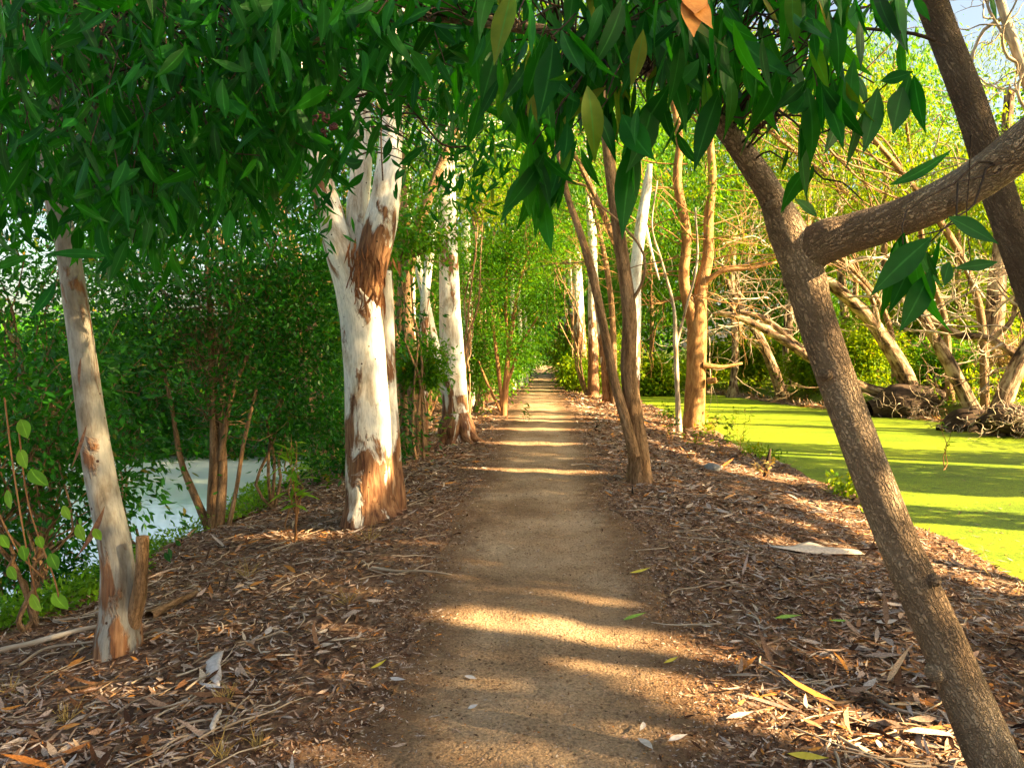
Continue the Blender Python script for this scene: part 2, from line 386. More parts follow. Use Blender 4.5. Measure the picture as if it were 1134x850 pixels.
def leaves(M, pos, dirs, L, Wd, tmpl=L_MID, bend=None, up=None, rnd=None):
    pos = np.asarray(pos, float); n = len(pos)
    if n == 0: return
    X = nrm(np.asarray(dirs, float))
    if up is None: up = rng.normal(size=(n, 3))
    Z = nrm(up-X*np.sum(up*X, 1, keepdims=True)); Y = np.cross(Z, X)
    L = np.broadcast_to(np.asarray(L, float), (n,)); Wd = np.broadcast_to(np.asarray(Wd, float), (n,))
    if bend is None: bend = rng.normal(0, .18, n)
    bend = np.broadcast_to(bend, (n,))
    side = rng.normal(0, .17, n)
    T, F = tmpl; t = T[:, 0]
    a = (L[:, None]*t)[..., None]*X[:, None]
    b = (Wd[:, None]*T[:, 1]+(side*L)[:, None]*(t*t))[..., None]*Y[:, None]
    c = (Wd[:, None]*T[:, 2]+(bend*L)[:, None]*(t*t))[..., None]*Z[:, None]
    V = (pos[:, None]+a+b+c).reshape(-1, 3)
    FF = (F[None]+np.arange(n)[:, None, None]*len(T)).reshape(-1, 4)
    if rnd is None: rnd = rng.uniform(0, 1, n)
    ac = np.tile(np.minimum(np.abs(T[:, 1])*1e4, 1.), n) if len(T) > 12 else np.ones(n*len(T))
    M.add(V, FF, rnd=np.repeat(rnd, len(T)), ac=ac)
def foliage(M, blobs, size, aspect=.35, clump=.35, per=26, droop=.5, tmpl=L_MID, mask=False, spread=1.0):
    """blobs: (centre, radii, number of leaves); leaves gather in clumps inside each blob"""
    tips = []
    for c, rd, N in blobs:
        c = np.asarray(c, float); rd = np.asarray(rd, float)*np.ones(3)
        nc = max(3, int(N/per))
        d = nrm(rng.normal(size=(nc, 3)))*(rng.uniform(0, 1, nc)**.42)[:, None]
        cc = c+d*rd; tips.append(cc)
        base = rng.uniform(0, 1, nc)
        k = rng.integers(0, nc, N)
        s = clump*np.array([1, 1, .65])*(.5+rng.uniform(0, 1, nc)[k, None])
        p = cc[k]+rng.normal(size=(N, 3))*s
        out = nrm(p-cc[k]+rng.normal(0, .12, (N, 3)))
        dr = out*spread+np.array([0, 0, -droop])+rng.normal(0, .25, (N, 3))
        u = np.array([0, 0, 1.0])+rng.normal(0, .6, (N, 3))
        r = np.clip(base[k]*.55+rng.uniform(0, .5, N), 0, 1)
        keep = p[:, 2] > h(p[:, 0], p[:, 1])+.03
        if mask: keep &= shade_keep(p+nrm(dr)*size*.5)
        p, dr, u, r = p[keep], dr[keep], u[keep], r[keep]; n_ = len(p)
        L = size*rng.uniform(.65, 1.35, n_)
        leaves(M, p, dr, L, L*aspect*rng.uniform(.8, 1.2, n_), tmpl, up=u, rnd=r)
    return np.vstack(tips) if tips else np.zeros((0, 3))
def branch(M, a, b, r0, r1=.003, sag=.12, sides=5, n=5, wob=.06, rough=0, step=.3):
    a = np.asarray(a, float); b = np.asarray(b, float); L = np.linalg.norm(b-a)
    t = np.linspace(0, 1, n)[:, None]
    p = a+(b-a)*t; p[:, 2] += (np.sin(PI*t[:, 0])*sag*L); p[1:-1] += rng.normal(0, wob*L, (n-2, 3))
    tube(M, p, np.linspace(r0, r1, n), step=max(step, L/10), sides=sides, rough=rough)
    return p
def limbs_to(M, line, tips, r0, maxn=30, sag=.1, sides=5, tmin=.3):
    """grow limbs from a stem polyline to clump centres"""
    if len(tips) > maxn: tips = tips[rng.choice(len(tips), maxn, replace=False)]
    n = len(line)
    for q in tips:
        i = int(n*rng.uniform(tmin, .98)); cand = line[int(n*tmin):]
        j = np.argmin(np.abs((cand[:, 2]) - (q[2]-.35*np.linalg.norm(cand[:, :2]-q[:2], axis=1)))); s = cand[j]
        L = np.linalg.norm(q-s)
        branch(M, s, q, min(r0, .010*L+.006), .004, sag, sides)
def twiggy(M, a, d, L, r, depth=3, k=4, curl=.5, grav=0.0, sides=4):
    """a bare branch that forks again and again"""
    n = 6; p = [np.asarray(a, float)]; d = nrm(np.asarray(d, float))
    for i in range(n):
        d = nrm(d+rng.normal(0, curl/n**.5, 3)+np.array([0, 0, grav])/n); p.append(p[-1]+d*L/n)
    tube(M, p, np.linspace(r, max(r*.35, .003), n+1), step=L/6, sides=sides)
    if depth > 1:
        for _ in range(k):
            i = rng.integers(2, n+1); dd = nrm(nrm(p[i]-p[i-1])+rng.normal(0, .75, 3))
            twiggy(M, p[i], dd, L*rng.uniform(.4, .7), r*.5, depth-1, k, curl, grav, max(3, sides-1))

# ================================================================== SUN GAPS (where sun reaches the ground in the photo)
pp(512, 684, 900, 772, .52); pp(560, 652, 720, 670, .14); pp(700, 742, 1010, 838, .62); pp(960, 792, 1150, 850, .6)
pp(640, 735, 760, 765, .12)
pp(505, 519, 665, 523, .42); pp(560, 506, 640, 508, .3); pp(545, 490, 640, 491, .5); pp(545, 474, 640, 476, .7)
pp(520, 463, 700, 466, .9); pp(590, 455, 720, 458, .6); pp(560, 449, 700, 451, 1.0); pp(560, 441, 690, 443, .9)
pp(735, 490, 850, 530, .8); pp(725, 470, 800, 490, 1.0); pp(880, 575, 1000, 625, .3); pp(1010, 630, 1130, 680, .3)
for _x, _y, _D, _a, _b, _w in [(414, 500, depth(G(412, 574)), .2, 2.6, .17), (510, 430, depth(G(505, 490)), .1, 3.2, .22), (538, 400, depth(G(540, 446)), 0, 4, .5), (773, 400, 19.5, .0, 3.0, .7), (657, 400, 30, 0, 5, .6), (638, 380, 35, 0, 5, .7), (703, 330, 17, 1.5, 4, .5), (1018, 620, 2.62, .45, 1.35, .10), (948, 420, 2.70, 1.35, 1.75, .08), (985, 250, 2.6, 1.9, 2.15, .25), (560, 330, 19.5, 1, 4, .9), (455, 300, 13.8, 2, 4, .4)]: beam(_x, _y, _D, _a, _b, _w)
pp(330, 582, 420, 590, .25); pp(430, 600, 500, 610, .12)
pp(850, 600, 960, 618, .22)
# ================================================================== SETTING
def grid_obj(name, xs, ys, zf, material, kind='structure', extra=None):
    X, Y = np.meshgrid(xs, ys, indexing='ij'); Z = zf(X, Y)
    V = np.stack([X, Y, Z], -1).reshape(-1, 3); ny = len(ys)
    i, j = np.meshgrid(np.arange(len(xs)-1), np.arange(ny-1), indexing='ij')
    F = np.stack([i*ny+j, (i+1)*ny+j, (i+1)*ny+j+1, i*ny+j+1], -1).reshape(-1, 4)
    M = Mesh(); kw = {} if extra is None else {extra[0]: extra[1](X, Y).ravel()}
    M.add(V, F, **kw); o = M.build(name, material); tag(o, kind=kind); return o
def warp(lo, hi, n, c, k):
    a = np.linspace(np.arcsinh((lo-c)/k), np.arcsinh((hi-c)/k), n); return c+k*np.sinh(a)
def pw(y, s): return .80+.07*np.sin(y*.9+s)+.05*np.sin(y*2.3+2*s)+.025*np.sin(y*6.1+s*3)+.5*sm(35, 90, y)
def inpath(x, y): return np.where(x < 0, -x-pw(y, 1.), x-pw(y, 2.5))     # <0 inside
def zg(X, Y): return h(X, Y)-.03*sm(.02, .14, -inpath(X, Y))
ground = grid_obj('ground', warp(-220, 220, 420, 0, 6), warp(-30, 320, 520, 4, 9), zg, MAT['soil'])
ground.data.materials.append(MAT['bank'])
mi = np.zeros(len(ground.data.polygons), np.int32); ce = np.empty(len(mi)*3, np.float32); ground.data.polygons.foreach_get('center', ce); ce = ce.reshape(-1, 3)
mi[(ce[:, 0] > bankx(ce[:, 1])-.4) | (ce[:, 0] < -26) | (ce[:, 1] > 120)] = 1; ground.data.polygons.foreach_set('material_index', mi)
# path: a strip whose edges wander
ys = warp(-4, 125, 520, 3, 6); us = np.linspace(-1, 1, 33)
U, Yg = np.meshgrid(us, ys, indexing='ij'); Xg = np.where(U < 0, U*pw(Yg, 1.), U*pw(Yg, 2.5))
Zg = h(Xg, Yg)+.004-.012*np.abs(U)**10
M = Mesh(); i, j = np.meshgrid(np.arange(len(us)-1), np.arange(len(ys)-1), indexing='ij'); ny = len(ys)
M.add(np.stack([Xg, Yg, Zg], -1).reshape(-1, 3), np.stack([i*ny+j, (i+1)*ny+j, (i+1)*ny+j+1, i*ny+j+1], -1).reshape(-1, 4), edge=np.abs(U).ravel())
tag(M.build('path', MAT['path']), kind='structure')
grid_obj('duckweed_water', np.linspace(3.6, 16, 60), np.linspace(-25, 80, 200), lambda X, Y: WR+0*X, MAT['duckweed'])
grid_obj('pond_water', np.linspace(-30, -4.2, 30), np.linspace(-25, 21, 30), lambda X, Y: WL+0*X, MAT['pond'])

# ================================================================== LEAF LITTER
def litter(name, N, xr, yr, dens, lmin, lmax, asp, label, rfun=None, lift=.02, tmpl=L_LIT):
    x = rng.uniform(xr[0], xr[1], N*3); u = rng.uniform(0, 1, N*3)
    y = yr[0]*(yr[1]/yr[0])**u                         # denser towards the camera
    inside = inpath(x, y)
    kp = rng.uniform(0, 1, N*3) < dens(x, y, inside); x, y = x[kp][:N], y[kp][:N]; n_ = len(x)
    z = h(x, y)+rng.uniform(0, lift, n_)
    th = rng.uniform(0, 2*PI, n_)
    d = np.stack([np.cos(th), np.sin(th), rng.normal(0, .16, n_)], 1)
    upv = np.array([0, 0, 1.])+rng.normal(0, .35, (n_, 3))
    far = (1+.07*np.maximum(y-6, 0))
    L = rng.uniform(lmin, lmax, n_)*np.minimum(far, 2.6)
    M = Mesh(); pos = np.stack([x, y, z], 1)-d*L[:, None]*.5
    pos[:, 2] = np.maximum(pos[:, 2], h(pos[:, 0], pos[:, 1])+.002)
    leaves(M, pos, d, L, L*asp*rng.uniform(.6, 1.5, n_), tmpl, bend=rng.normal(.0, .16, n_), up=upv, rnd=rng.beta(1.15, 1.35, n_))
    o = M.build(name, MAT['litter']); tag(o, label, 'leaf litter', kind='stuff')
def bankdens(x, y, s):
    d = sm(-.12, .75, s); patchy = .5+.5*np.clip(nA(np.stack([x, y*1.0, 0*x], -1))*.8+.5, 0, 1)
    return d*patchy*np.where(x > 4.35, 0, 1)*np.where(x < -4.9, 0, 1)
litter('leaf_litter', 125000, (-5.2, 4.4), (1.6, 15), bankdens, .022, .085, .17, 'brown and grey fallen gum leaves covering both banks beside the path')
litter('leaf_litter', 26000, (-5.5, 4.4), (13, 70), bankdens, .06, .10, .22, 'fallen leaves thinning out along the far banks of the path', tmpl=L_FAR)
def pathdens(x, y, s): return np.where(s < .3, .28+.72*sm(-.55, .1, s), 0)
litter('path_debris', 60000, (-1.2, 1.2), (1.6, 16), pathdens, .006, .028, .30, 'small chips, twig bits and leaf crumbs trodden into the dirt path', lift=.006, tmpl=L_FAR)
def pd2(x, y, s): return np.where(s < .2, .05+.9*sm(-.5, .1, s), 0)
litter('path_leaves', 900, (-1.1, 1.1), (1.6, 16), pd2, .03, .075, .2, 'sparse dry leaves scattered over the trodden path', lift=.008)
def bd2(x, y, s): return bankdens(x, y, s)*np.clip(.2+1.2*nB(np.stack([x, y*.7, 0*x+4], -1)), 0, 1)
litter('bark_litter', 1500, (-4.8, 4.4), (1.8, 13), bd2, .12, .30, .10, 'long shed bark strips lying through the litter', lift=.05)
litter('large_leaf_litter', 3600, (-4.8, 4.4), (1.8, 13), bd2, .09, .14, .22, 'larger whole leaves gathered in drifts on the litter', lift=.045)
# curled bark strips and twigs lying in the litter
M = Mesh()
for _ in range(700):
    s = rng.choice([-1, 1]); x = s*rng.uniform(1.0, 4.2); y = 1.8*(14/1.8)**rng.uniform()
    th = rng.uniform(0, 2*PI); L = rng.uniform(.12, .5); q = np.array([x, y]); pts = []
    for t in np.linspace(0, 1, 6):
        pts.append([q[0], q[1], float(h(q[0], q[1]))+.014+rng.uniform(0, .014)]); th += rng.normal(0, .25); q = q+np.array([math.cos(th), math.sin(th)])*L/5
    tube(M, pts, np.linspace(rng.uniform(.003, .008), .002, 6), step=.05, sides=5)
o = M.build('twig_litter', MAT['dead']); tag(o, 'thin dry twigs strewn through the leaf litter', 'twigs', kind='stuff')

# ================================================================== TREES
# ---- foreground right: leaning ridged trunk that arches over the path
base = P(1165, 990, 2.55); base[2] = h(base[0], base[1])
t = empty('leaning_tree', base, 'leaning tree in the right foreground with ridged bark and a thick side limb', 'tree')
M = Mesh()
arch, ar = pixtube(M, [(1156, 960, 86, 2.50), (1104, 850, 70, 2.55), (1046, 715, 60, 2.6), (988, 585, 54, 2.66), (937, 450, 50, 2.72), (903, 350, 50, 2.78), (892, 310, 54, 2.79), (874, 262, 52, 2.8), (847, 205, 36, 2.8), (790, 128, 27, 2.75), (735, 85, 24, 2.7), (660, 50, 20, 2.68), (560, 27, 17, 2.72), (470, 18, 14, 2.85), (420, 22, 11, 2.95), (370, 34, 7, 3.05), (330, 60, 4, 3.15)], step=.03, sides=36, rough=.035, freq=16, wf=.80)
trunk_ = M.build('trunk', MAT['ridge'], t); trunk_['_o'] = t['_o']
M = Mesh()
limb, _ = pixtube(M, [(880, 318, 30, 2.80), (886, 296, 44, 2.80), (900, 276, 56, 2.78), (918, 266, 58, 2.75), (948, 257, 52, 2.71), (1010, 236, 50, 2.6), (1080, 200, 54, 2.45), (1140, 155, 58, 2.3), (1230, 80, 60, 2.15), (1330, -60, 50, 2.0)], step=.03, sides=32, rough=.04, freq=14, wf=.82)
M.build('limb', MAT['ridge'], t)
for (a, b, c, d_) in [(912, 415, 9, 2.66), (1030, 640, 8, 2.54), (1034, 742, 13, 2.54), (853, 228, 8, 2.74), (1052, 226, 9, 2.44)]:
    q = P(a, b, d_+.05); M = Mesh(); tube(M, [q, q-FW*.035, q-FW*.05, q-FW*.052], [.032*c/12, .026*c/12, .014*c/12, .004], step=.008, sides=14, rough=.12); M.build('knot', MAT['ridge'], trunk_)
# its hanging leaves (each anchor is a twig end)
M = Mesh(); TW = Mesh()
def hang(px, py, D, nl, L, fan=.5, down=1.0, asp=.27, sp=.05, src=None, tw=True):
    c = P(px, py, D)
    ds = np.array([0, 0, -down])+rng.normal(0, fan, (nl, 3))*np.array([1, 1, .5])
    p = c+rng.normal(0, sp, (nl, 3))*np.array([1, 1, 1.3])
    LL = L*rng.uniform(.5, 1.25, nl)
    leaves(M, p, ds, LL, LL*asp*rng.uniform(.65, 1.3, nl), L_NEAR, bend=rng.normal(0, .22, nl), up=rng.normal(0, 1, (nl, 3))+np.array([0, -.9, 0]))
    if tw:
        s = src if src is not None else arch[np.argmin(np.linalg.norm(arch-(c+np.array([.15, 0, .1])), axis=1))]
        branch(TW, s, c, .0045, .0018, .05, 5, 5, .05)
nL = SN(79, .05, 8)
def lowline(x): return np.interp(x, [540, 600, 640, 700, 760, 800, 850, 900, 960, 1010], [70, 175, 120, 105, 105, 60, 60, 80, 40, 10])
for _ in range(190):
    x = rng.uniform(548, 905) if rng.uniform() < .9 else rng.uniform(905, 1000)
    y = rng.uniform(-110, lowline(x)+12+26*float(nL([x, 0, 0.])))
    if float(nL([x, y, 9.])) < -.75: continue
    hang(x, y, rng.uniform(1.75, 2.75), rng.integers(3, 7), rng.uniform(.14, .2), .32, sp=.04)
for x, y, D, nl in [(600, 178, 2.1, 7), (612, 165, 2.2, 6), (590, 160, 2.0, 5), (640, 150, 2.1, 6), (930, 85, 1.9, 5), (905, 95, 1.9, 4), (968, 92, 1.9, 2), (995, 82, 1.9, 3), (880, 165, 2.4, 4), (1030, 268, 1.9, 3), (1015, 262, 2.0, 3), (1000, 270, 2.0, 2)]:
    hang(x, y, D, nl, .17, .3, src=(limb[30] if y > 200 else None), sp=.03)
for _ in range(22): hang(rng.uniform(380, 570), rng.uniform(-30, 26), rng.uniform(2.4, 2.8), 4, .15, .6, sp=.05)
# single leaves that stand out
def one(px, py, qx, qy, D, w, fold=0):
    a, b = P(px, py, D), P(qx, qy, D-.02); L = np.linalg.norm(b-a)
    leaves(M, [a], [b-a], L, w*D/FP, L_NEAR, bend=.08, up=np.array([[.2, -1, .4]]), rnd=[.45])
one(1032, 262, 955, 325, 1.9, 30); one(1050, 240, 1105, 268, 1.9, 26); one(1030, 300, 1000, 372, 1.9, 28); one(1022, 268, 980, 350, 1.95, 22)
one(1105, 290, 1052, 300, 1.95, 14); one(1052, 290, 1040, 316, 1.9, 16); one(975, 90, 1012, 84, 1.9, 18); one(972, 96, 962, 176, 1.9, 24); one(1000, 96, 985, 150, 1.9, 28)
one(905, 300-60, 880, 275-60, 2.2, 14); one(985, 205, 1060, 180, 2.5, 14)
ck = M.build('crown', MAT['near'], t)
branch(TW, P(1035, 45, 2.5), P(820, 30, 2.3), .006, .003, .02, 6, 7, .02); branch(TW, P(1020, 0, 2.6), P(870, 35, 2.3), .005, .002, .02, 6, 6, .02); branch(TW, P(885, 175, 2.6), P(955, 222, 2.2), .004, .002, 0, 5, 5, .02); branch(TW, P(1075, 150, 2.1), P(1068, 340, 2.1), .0022, .0014, 0, 4, 5, .008)
TW.build('twig', MAT['dark'], t)
for x, y in [(838, 104), (842, 122), (850, 136), (860, 132), (836, 140), (364, 142), (880, 88), (358, 130)]:
    M = Mesh()
    for _ in range(7):
        q = P(x+rng.normal(0, 3), y+rng.normal(0, 3), 2.5); th = rng.uniform(0, 6.28, 1)[0]
        tube(M, [q, q+np.array([math.cos(th), 0, math.sin(th)])*.012, q+np.array([math.cos(th+1.2), .3, math.sin(th+1.2)])*.018], [.003, .0045, .003], step=.006, sides=6)
    M.build('seed_pod', MAT['pod'], t)
M = Mesh(); q = P(768, -12, 1.5)
for dx, dy, w in [(-10, 60, 26), (6, 52, 24), (0, 34, 30)]:
    b = P(768+dx, -12+dy, 1.48); leaves(M, [q], [b-q], np.linalg.norm(b-q), w*1.5/FP, L_NEAR, bend=.2, up=np.array([[.1, -1, 0]]), rnd=[.9])
M.build('dead_leaf', MAT['orangeleaf'], t)

# ---- dark leaning trunk top right
b0 = P(1240, 560, 4.2); b0[2] = h(b0[0], b0[1])
t = empty('leaning_tree', b0, 'dark brown leaning trunk crossing the top right corner behind the thick limb', 'tree')
M = Mesh(); ln, _ = pixtube(M, [(1300, 800, 46, 4.3), (1225, 560, 42, 4.2), (1150, 340, 40, 4.1), (1108, 220, 38, 4.05), (1076, 120, 36, 4.0), (1042, 30, 34, 3.95), (1020, -30, 36, 3.9), (980, -130, 30, 3.9), (930, -260, 20, 3.9)], step=.05, sides=24, rough=.05, freq=12)
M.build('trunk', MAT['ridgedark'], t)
M = Mesh(); foliage(M, [(P(960, -190, 4.2), (1.3, 1.2, .5), 1000)], .15, .26, .3, 22, 1.1, L_MID)
M.build('crown', MAT['near'], t)

# ---- left foreground slender mottled gum with a cut stub
b0 = G(130, 722); D0 = depth(b0)
t = empty('slender_gum', b0, 'slender mottled gum in the left foreground with a sawn stub at its foot', 'tree')
M = Mesh(); l1, _ = pixtube(M, [(131, 745, 60, D0), (131, 712, 54, D0), (133, 670, 46, D0), (128, 610, 38, D0+.02), (112, 530, 36, D0+.05), (98, 440, 31, D0+.1), (86, 350, 28, D0+.15), (74, 270, 26, D0+.2), (58, 200, 24, D0+.2), (62, 100, 20, D0+.1), (90, 0, 17, D0), (110, -120, 14, D0-.1)], step=.05, sides=28, rough=.045, freq=11, hgt=[.22, .12, .04, .02, -.01, .03, -.02, .0, .0, .1, .2])
S = Mesh(); pixtube(S, [(140, 705, 24, D0), (152, 668, 18, D0-.05), (157, 630, 14, D0-.08), (158, 594, 14, D0-.1)], step=.03, sides=16, rough=.06, freq=14)
trunk_ = M.build('trunk', MAT['gumdark'], t); trunk_['_o'] = t['_o']; S.build('stub', MAT['brown'], trunk_)
for x0, y0, x1, y1, w in [(96, 470, 84, 520, 6), (116, 560, 98, 622, 9), (90, 395, 84, 430, 5)]:
    M = Mesh(); a, b = P(x0, y0, D0-.1), P(x1, y1, D0-.14); L = np.linalg.norm(b-a); leaves(M, [a], [b-a], L, w*D0/FP, L_NEAR, bend=.1, up=np.array([[-.4, -1, 0]])); M.build('bark_strip', MAT['brownleaf'], trunk_)
M = Mesh(); TW = Mesh()
lowL = lambda x: np.interp(x, [-60, 0, 60, 130, 200, 260, 320, 380, 440, 500, 560], [250, 270, 230, 255, 300, 230, 170, 120, 100, 130, 60])
nK = SN(77, .052, 9); nK2 = SN(78, .06, 8)
for _ in range(1350):
    x = rng.uniform(-50, 560); y = rng.uniform(-60, lowL(x)+34*float(nK2([x, 0, 5.]))); D = rng.uniform(2.6, 5.2)
    if 325 < x < 455 and y > 95 and rng.uniform() < .6: continue
    if float(nK([x, y, 3*D])) < -.4 or (x > 370 and rng.uniform() < .45): continue
    c = P(x, y, D); nl = rng.integers(5, 9)
    ds = np.array([0, 0, -.9])+rng.normal(0, .55, (nl, 3)); p = c+rng.normal(0, .10, (nl, 3)); LL = .155*rng.uniform(.65, 1.2, nl)
    leaves(M, p, ds, LL, LL*.23*rng.uniform(.8, 1.3, nl), L_NEAR, bend=rng.normal(0, .2, nl), up=rng.normal(0, 1, (nl, 3))+np.array([0, -.5, 0]), rnd=np.clip(rng.uniform(0, .55)+rng.uniform(0, .4, nl), 0, 1))
    if rng.uniform() < .34:
        s = l1[int(len(l1)*rng.uniform(.72, .98))]; s = s+(c-s)*rng.uniform(.0, .55); branch(TW, s+np.array([0, 0, .1]), c, .006, .002, .08, 5, 5, .06)
for _ in range(620):
    x = rng.uniform(-40, 350) if rng.uniform() < .78 else rng.uniform(430, 570); D = rng.uniform(5.2, 7.6)
    y = rng.uniform(120, lowL(x)+95+30*float(nK2([x, 7, 5.]))) if x < 400 else rng.uniform(40, 215)
    if float(nK([x, y, 30.])) < -.2: continue
    c = P(x, y, D); nl = 8; p = c+rng.normal(0, .14, (nl, 3)); ds = np.array([0, 0, -.9])+rng.normal(0, .6, (nl, 3)); LL = .14*rng.uniform(.6, 1.2, nl)
    leaves(M, p, ds, LL, LL*.24, L_MID, bend=rng.normal(0, .2, nl), up=rng.normal(0, 1, (nl, 3))+np.array([0, -.5, 0]))
    if rng.uniform() < .4: s = l1[int(len(l1)*rng.uniform(.75, .98))]; s = s+(c-s)*rng.uniform(.4, .8); branch(TW, s, c, .007, .002, .06, 4, 5, .06)
for x0, y0, D, x1, y1, E, r in [(70, 150, 4.2, 330, 60, 3.8, .016), (65, 120, 4.2, 210, 200, 3.7, .012), (100, 0, 4.1, 480, 60, 4.0, .014), (330, 60, 3.8, 400, 90, 3.7, .01)]:
    branch(TW, P(x0, y0, D), P(x1, y1, E), r, .005, .05, 8, 7, .03)
# the thin bare branch in front of the forked gum
for pl in [[(505, 38, 6, 4), (470, 72, 5, 4), (430, 95, 4, 4), (380, 112, 3, 4)], [(430, 95, 4, 4), (460, 125, 4, 4), (490, 160, 3, 4), (520, 162, 2, 4)], [(424, 95, 3, 4), (422, 150, 2, 4), (424, 200, 2, 4)]]:
    pixtube(TW, pl, step=.05, sides=6)
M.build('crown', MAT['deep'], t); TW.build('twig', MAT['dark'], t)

# ---- the big forked white gum
b0 = G(412, 574); D0 = depth(b0)
t = empty('forked_gum', b0, 'thick white gum left of the path, forking above shaggy brown bark', 'tree')
M = Mesh()
pixtube(M, [(412, 600, 96, D0), (412, 578, 78, D0), (411, 545, 62, D0), (408, 480, 55, D0), (404, 400, 52, D0), (398, 340, 50, D0), (382, 295, 38, D0), (366, 240, 33, D0), (350, 180, 30, D0-.1), (332, 90, 26, D0-.2), (318, -20, 23, D0-.3), (300, -150, 22, D0-.3)], step=.05, sides=36, rough=.04, freq=9, hgt=[.32, .20, .08, .03, -.04, .0, .04, -.06, -.1, -.1, -.1, -.1])
pixtube(M, [(404, 372, 34, D0+.02), (404, 330, 40, D0), (412, 290, 40, D0-.06), (421, 250, 40, D0-.08), (429, 205, 34, D0-.08), (433, 150, 28, D0), (436, 60, 24, D0), (440, -60, 22, D0), (446, -160, 16, D0)], step=.05, sides=32, rough=.035, freq=9, hgt=[.12, .34, .06, -.14, -.14, -.12, -.12, -.1])
pixtube(M, [(402, 330, 30, D0+.12), (396, 280, 27, D0+.15), (396, 230, 27, D0+.2), (400, 180, 26, D0+.2), (398, 100, 24, D0+.25), (392, -20, 22, D0+.3), (385, -140, 18, D0+.3)], step=.05, sides=24, rough=.03, freq=9, hgt=[.0, .0, -.1, -.1, -.1])
M.build('trunk', MAT['gum'], t)
M = Mesh()   # second, narrower stem behind on the right
pixtube(M, [(436, 592, 46, D0+.15), (436, 560, 32, D0+.16), (434, 500, 22, D0+.2), (431, 430, 18, D0+.22), (428, 350, 18, D0+.2), (426, 300, 16, D0+.1)], step=.05, sides=20, rough=.05, freq=10, hgt=[.4, .2, .1, .02, 0])
M.build('side_stem', MAT['gum'], t)
M = Mesh()   # hanging strips of shed bark at the fork
for _ in range(70):
    x = rng.normal(404, 12); y = rng.uniform(262, 330); a = P(x, y, D0-.27+abs(x-404)*.004); b = P(x+rng.normal(0, 4), y+rng.uniform(12, 34), D0-.235+abs(x-404)*.004)
    leaves(M, [a], [b-a], np.linalg.norm(b-a), rng.uniform(.012, .035), L_MID, bend=rng.normal(0, .2), up=np.array([[rng.normal(0, .3), -1, 0]]))
M.build('shed_bark', MAT['brownleaf'], t)
M = Mesh(); tp = foliage(M, [(P(330, -140, D0), (1.5, 1.2, .9), 2600), (P(460, -150, D0+.3), (1.5, 1.2, .9), 2600)], .13, .22, .3, 24, 1.0, L_MID)
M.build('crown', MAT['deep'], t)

def roots(parent, b, r0, n, L, material, name='root_flare'):
    M = Mesh()
    for k in range(n):
        th = 2*PI*k/n+rng.uniform(-.35, .35); d = np.array([math.cos(th), math.sin(th)]); LL = L*rng.uniform(.6, 1.25); pts = []
        for q, up_ in ((.35, 1.3), (.75, .75), (1.05, .3), (1.5, .03), (2.2, -.10)):
            x, y = b[0]+d[0]*r0*.6*q/.75*(1 if q < 1 else LL/r0*.5), b[1]+d[1]*r0*.6*q/.75*(1 if q < 1 else LL/r0*.5)
            pts.append([x, y, max(float(h(x, y)), b[2]-.3)+up_*r0])
        tube(M, pts, [r0*.42, r0*.36, r0*.27, r0*.17, r0*.05], step=.04, sides=12, rough=.12, hgt=[.25, .3, .35])
    M.build(name, material, parent)
roots(t, G(412, 574), .27, 8, .42, MAT['gum'])
# ---- generic tree from pixel stems
def gtree(name, label, cat, group, stems, material, blobs=(), leaf='mid', size=.1, aspect=.3, clump=.35, per=30, droop=.6, nl=16, mask=False, tmpl=L_FAR, step=.15, sides=14, rough=.04, lr=.03, extra=None, tmin=.35, flare=False):
    first = stems[0][0]; b0 = G(first[0], first[1]) if first[1] > 396 else P(first[0], first[1], first[3])
    t = empty(name, b0, label, cat, group)
    M = Mesh(); lines = []
    for s in stems:
        hg = s[-1] if not isinstance(s[-1], tuple) else None
        pts = [q for q in s if isinstance(q, tuple)]
        if s is stems[0] and pts[0][1] > 396:
            q0 = pts[0]; pts = [(q0[0], q0[1]+max(3, q0[2]*.3), q0[2]*1.25, q0[3])]+pts
        p, _ = pixtube(M, pts, step=step, sides=sides, rough=rough, hgt=hg); lines.append(p)
    C = Mesh(); tips = foliage(C, blobs, size, aspect, clump, per, droop, tmpl, mask) if blobs else np.zeros((0, 3))
    if len(tips) and nl: limbs_to(M, np.vstack(lines[:1]), tips, lr, nl, tmin=tmin)
    if extra: extra(M)
    M.build('trunk', material, t)
    if flare: roots(t, b0, first[2]*.5*first[3]/FP, 7, first[2]*.8*first[3]/FP, material)
    if blobs: C.build('crown', MAT[leaf], t)
    return t
def dd(x, y): return depth(G(x, y))
GH_ = [.42, .12, .02, -.05, -.08, -.1]
def B(px, py, D, rx, ry, rz, N): return (P(px, py, D), (rx, ry, rz), N)
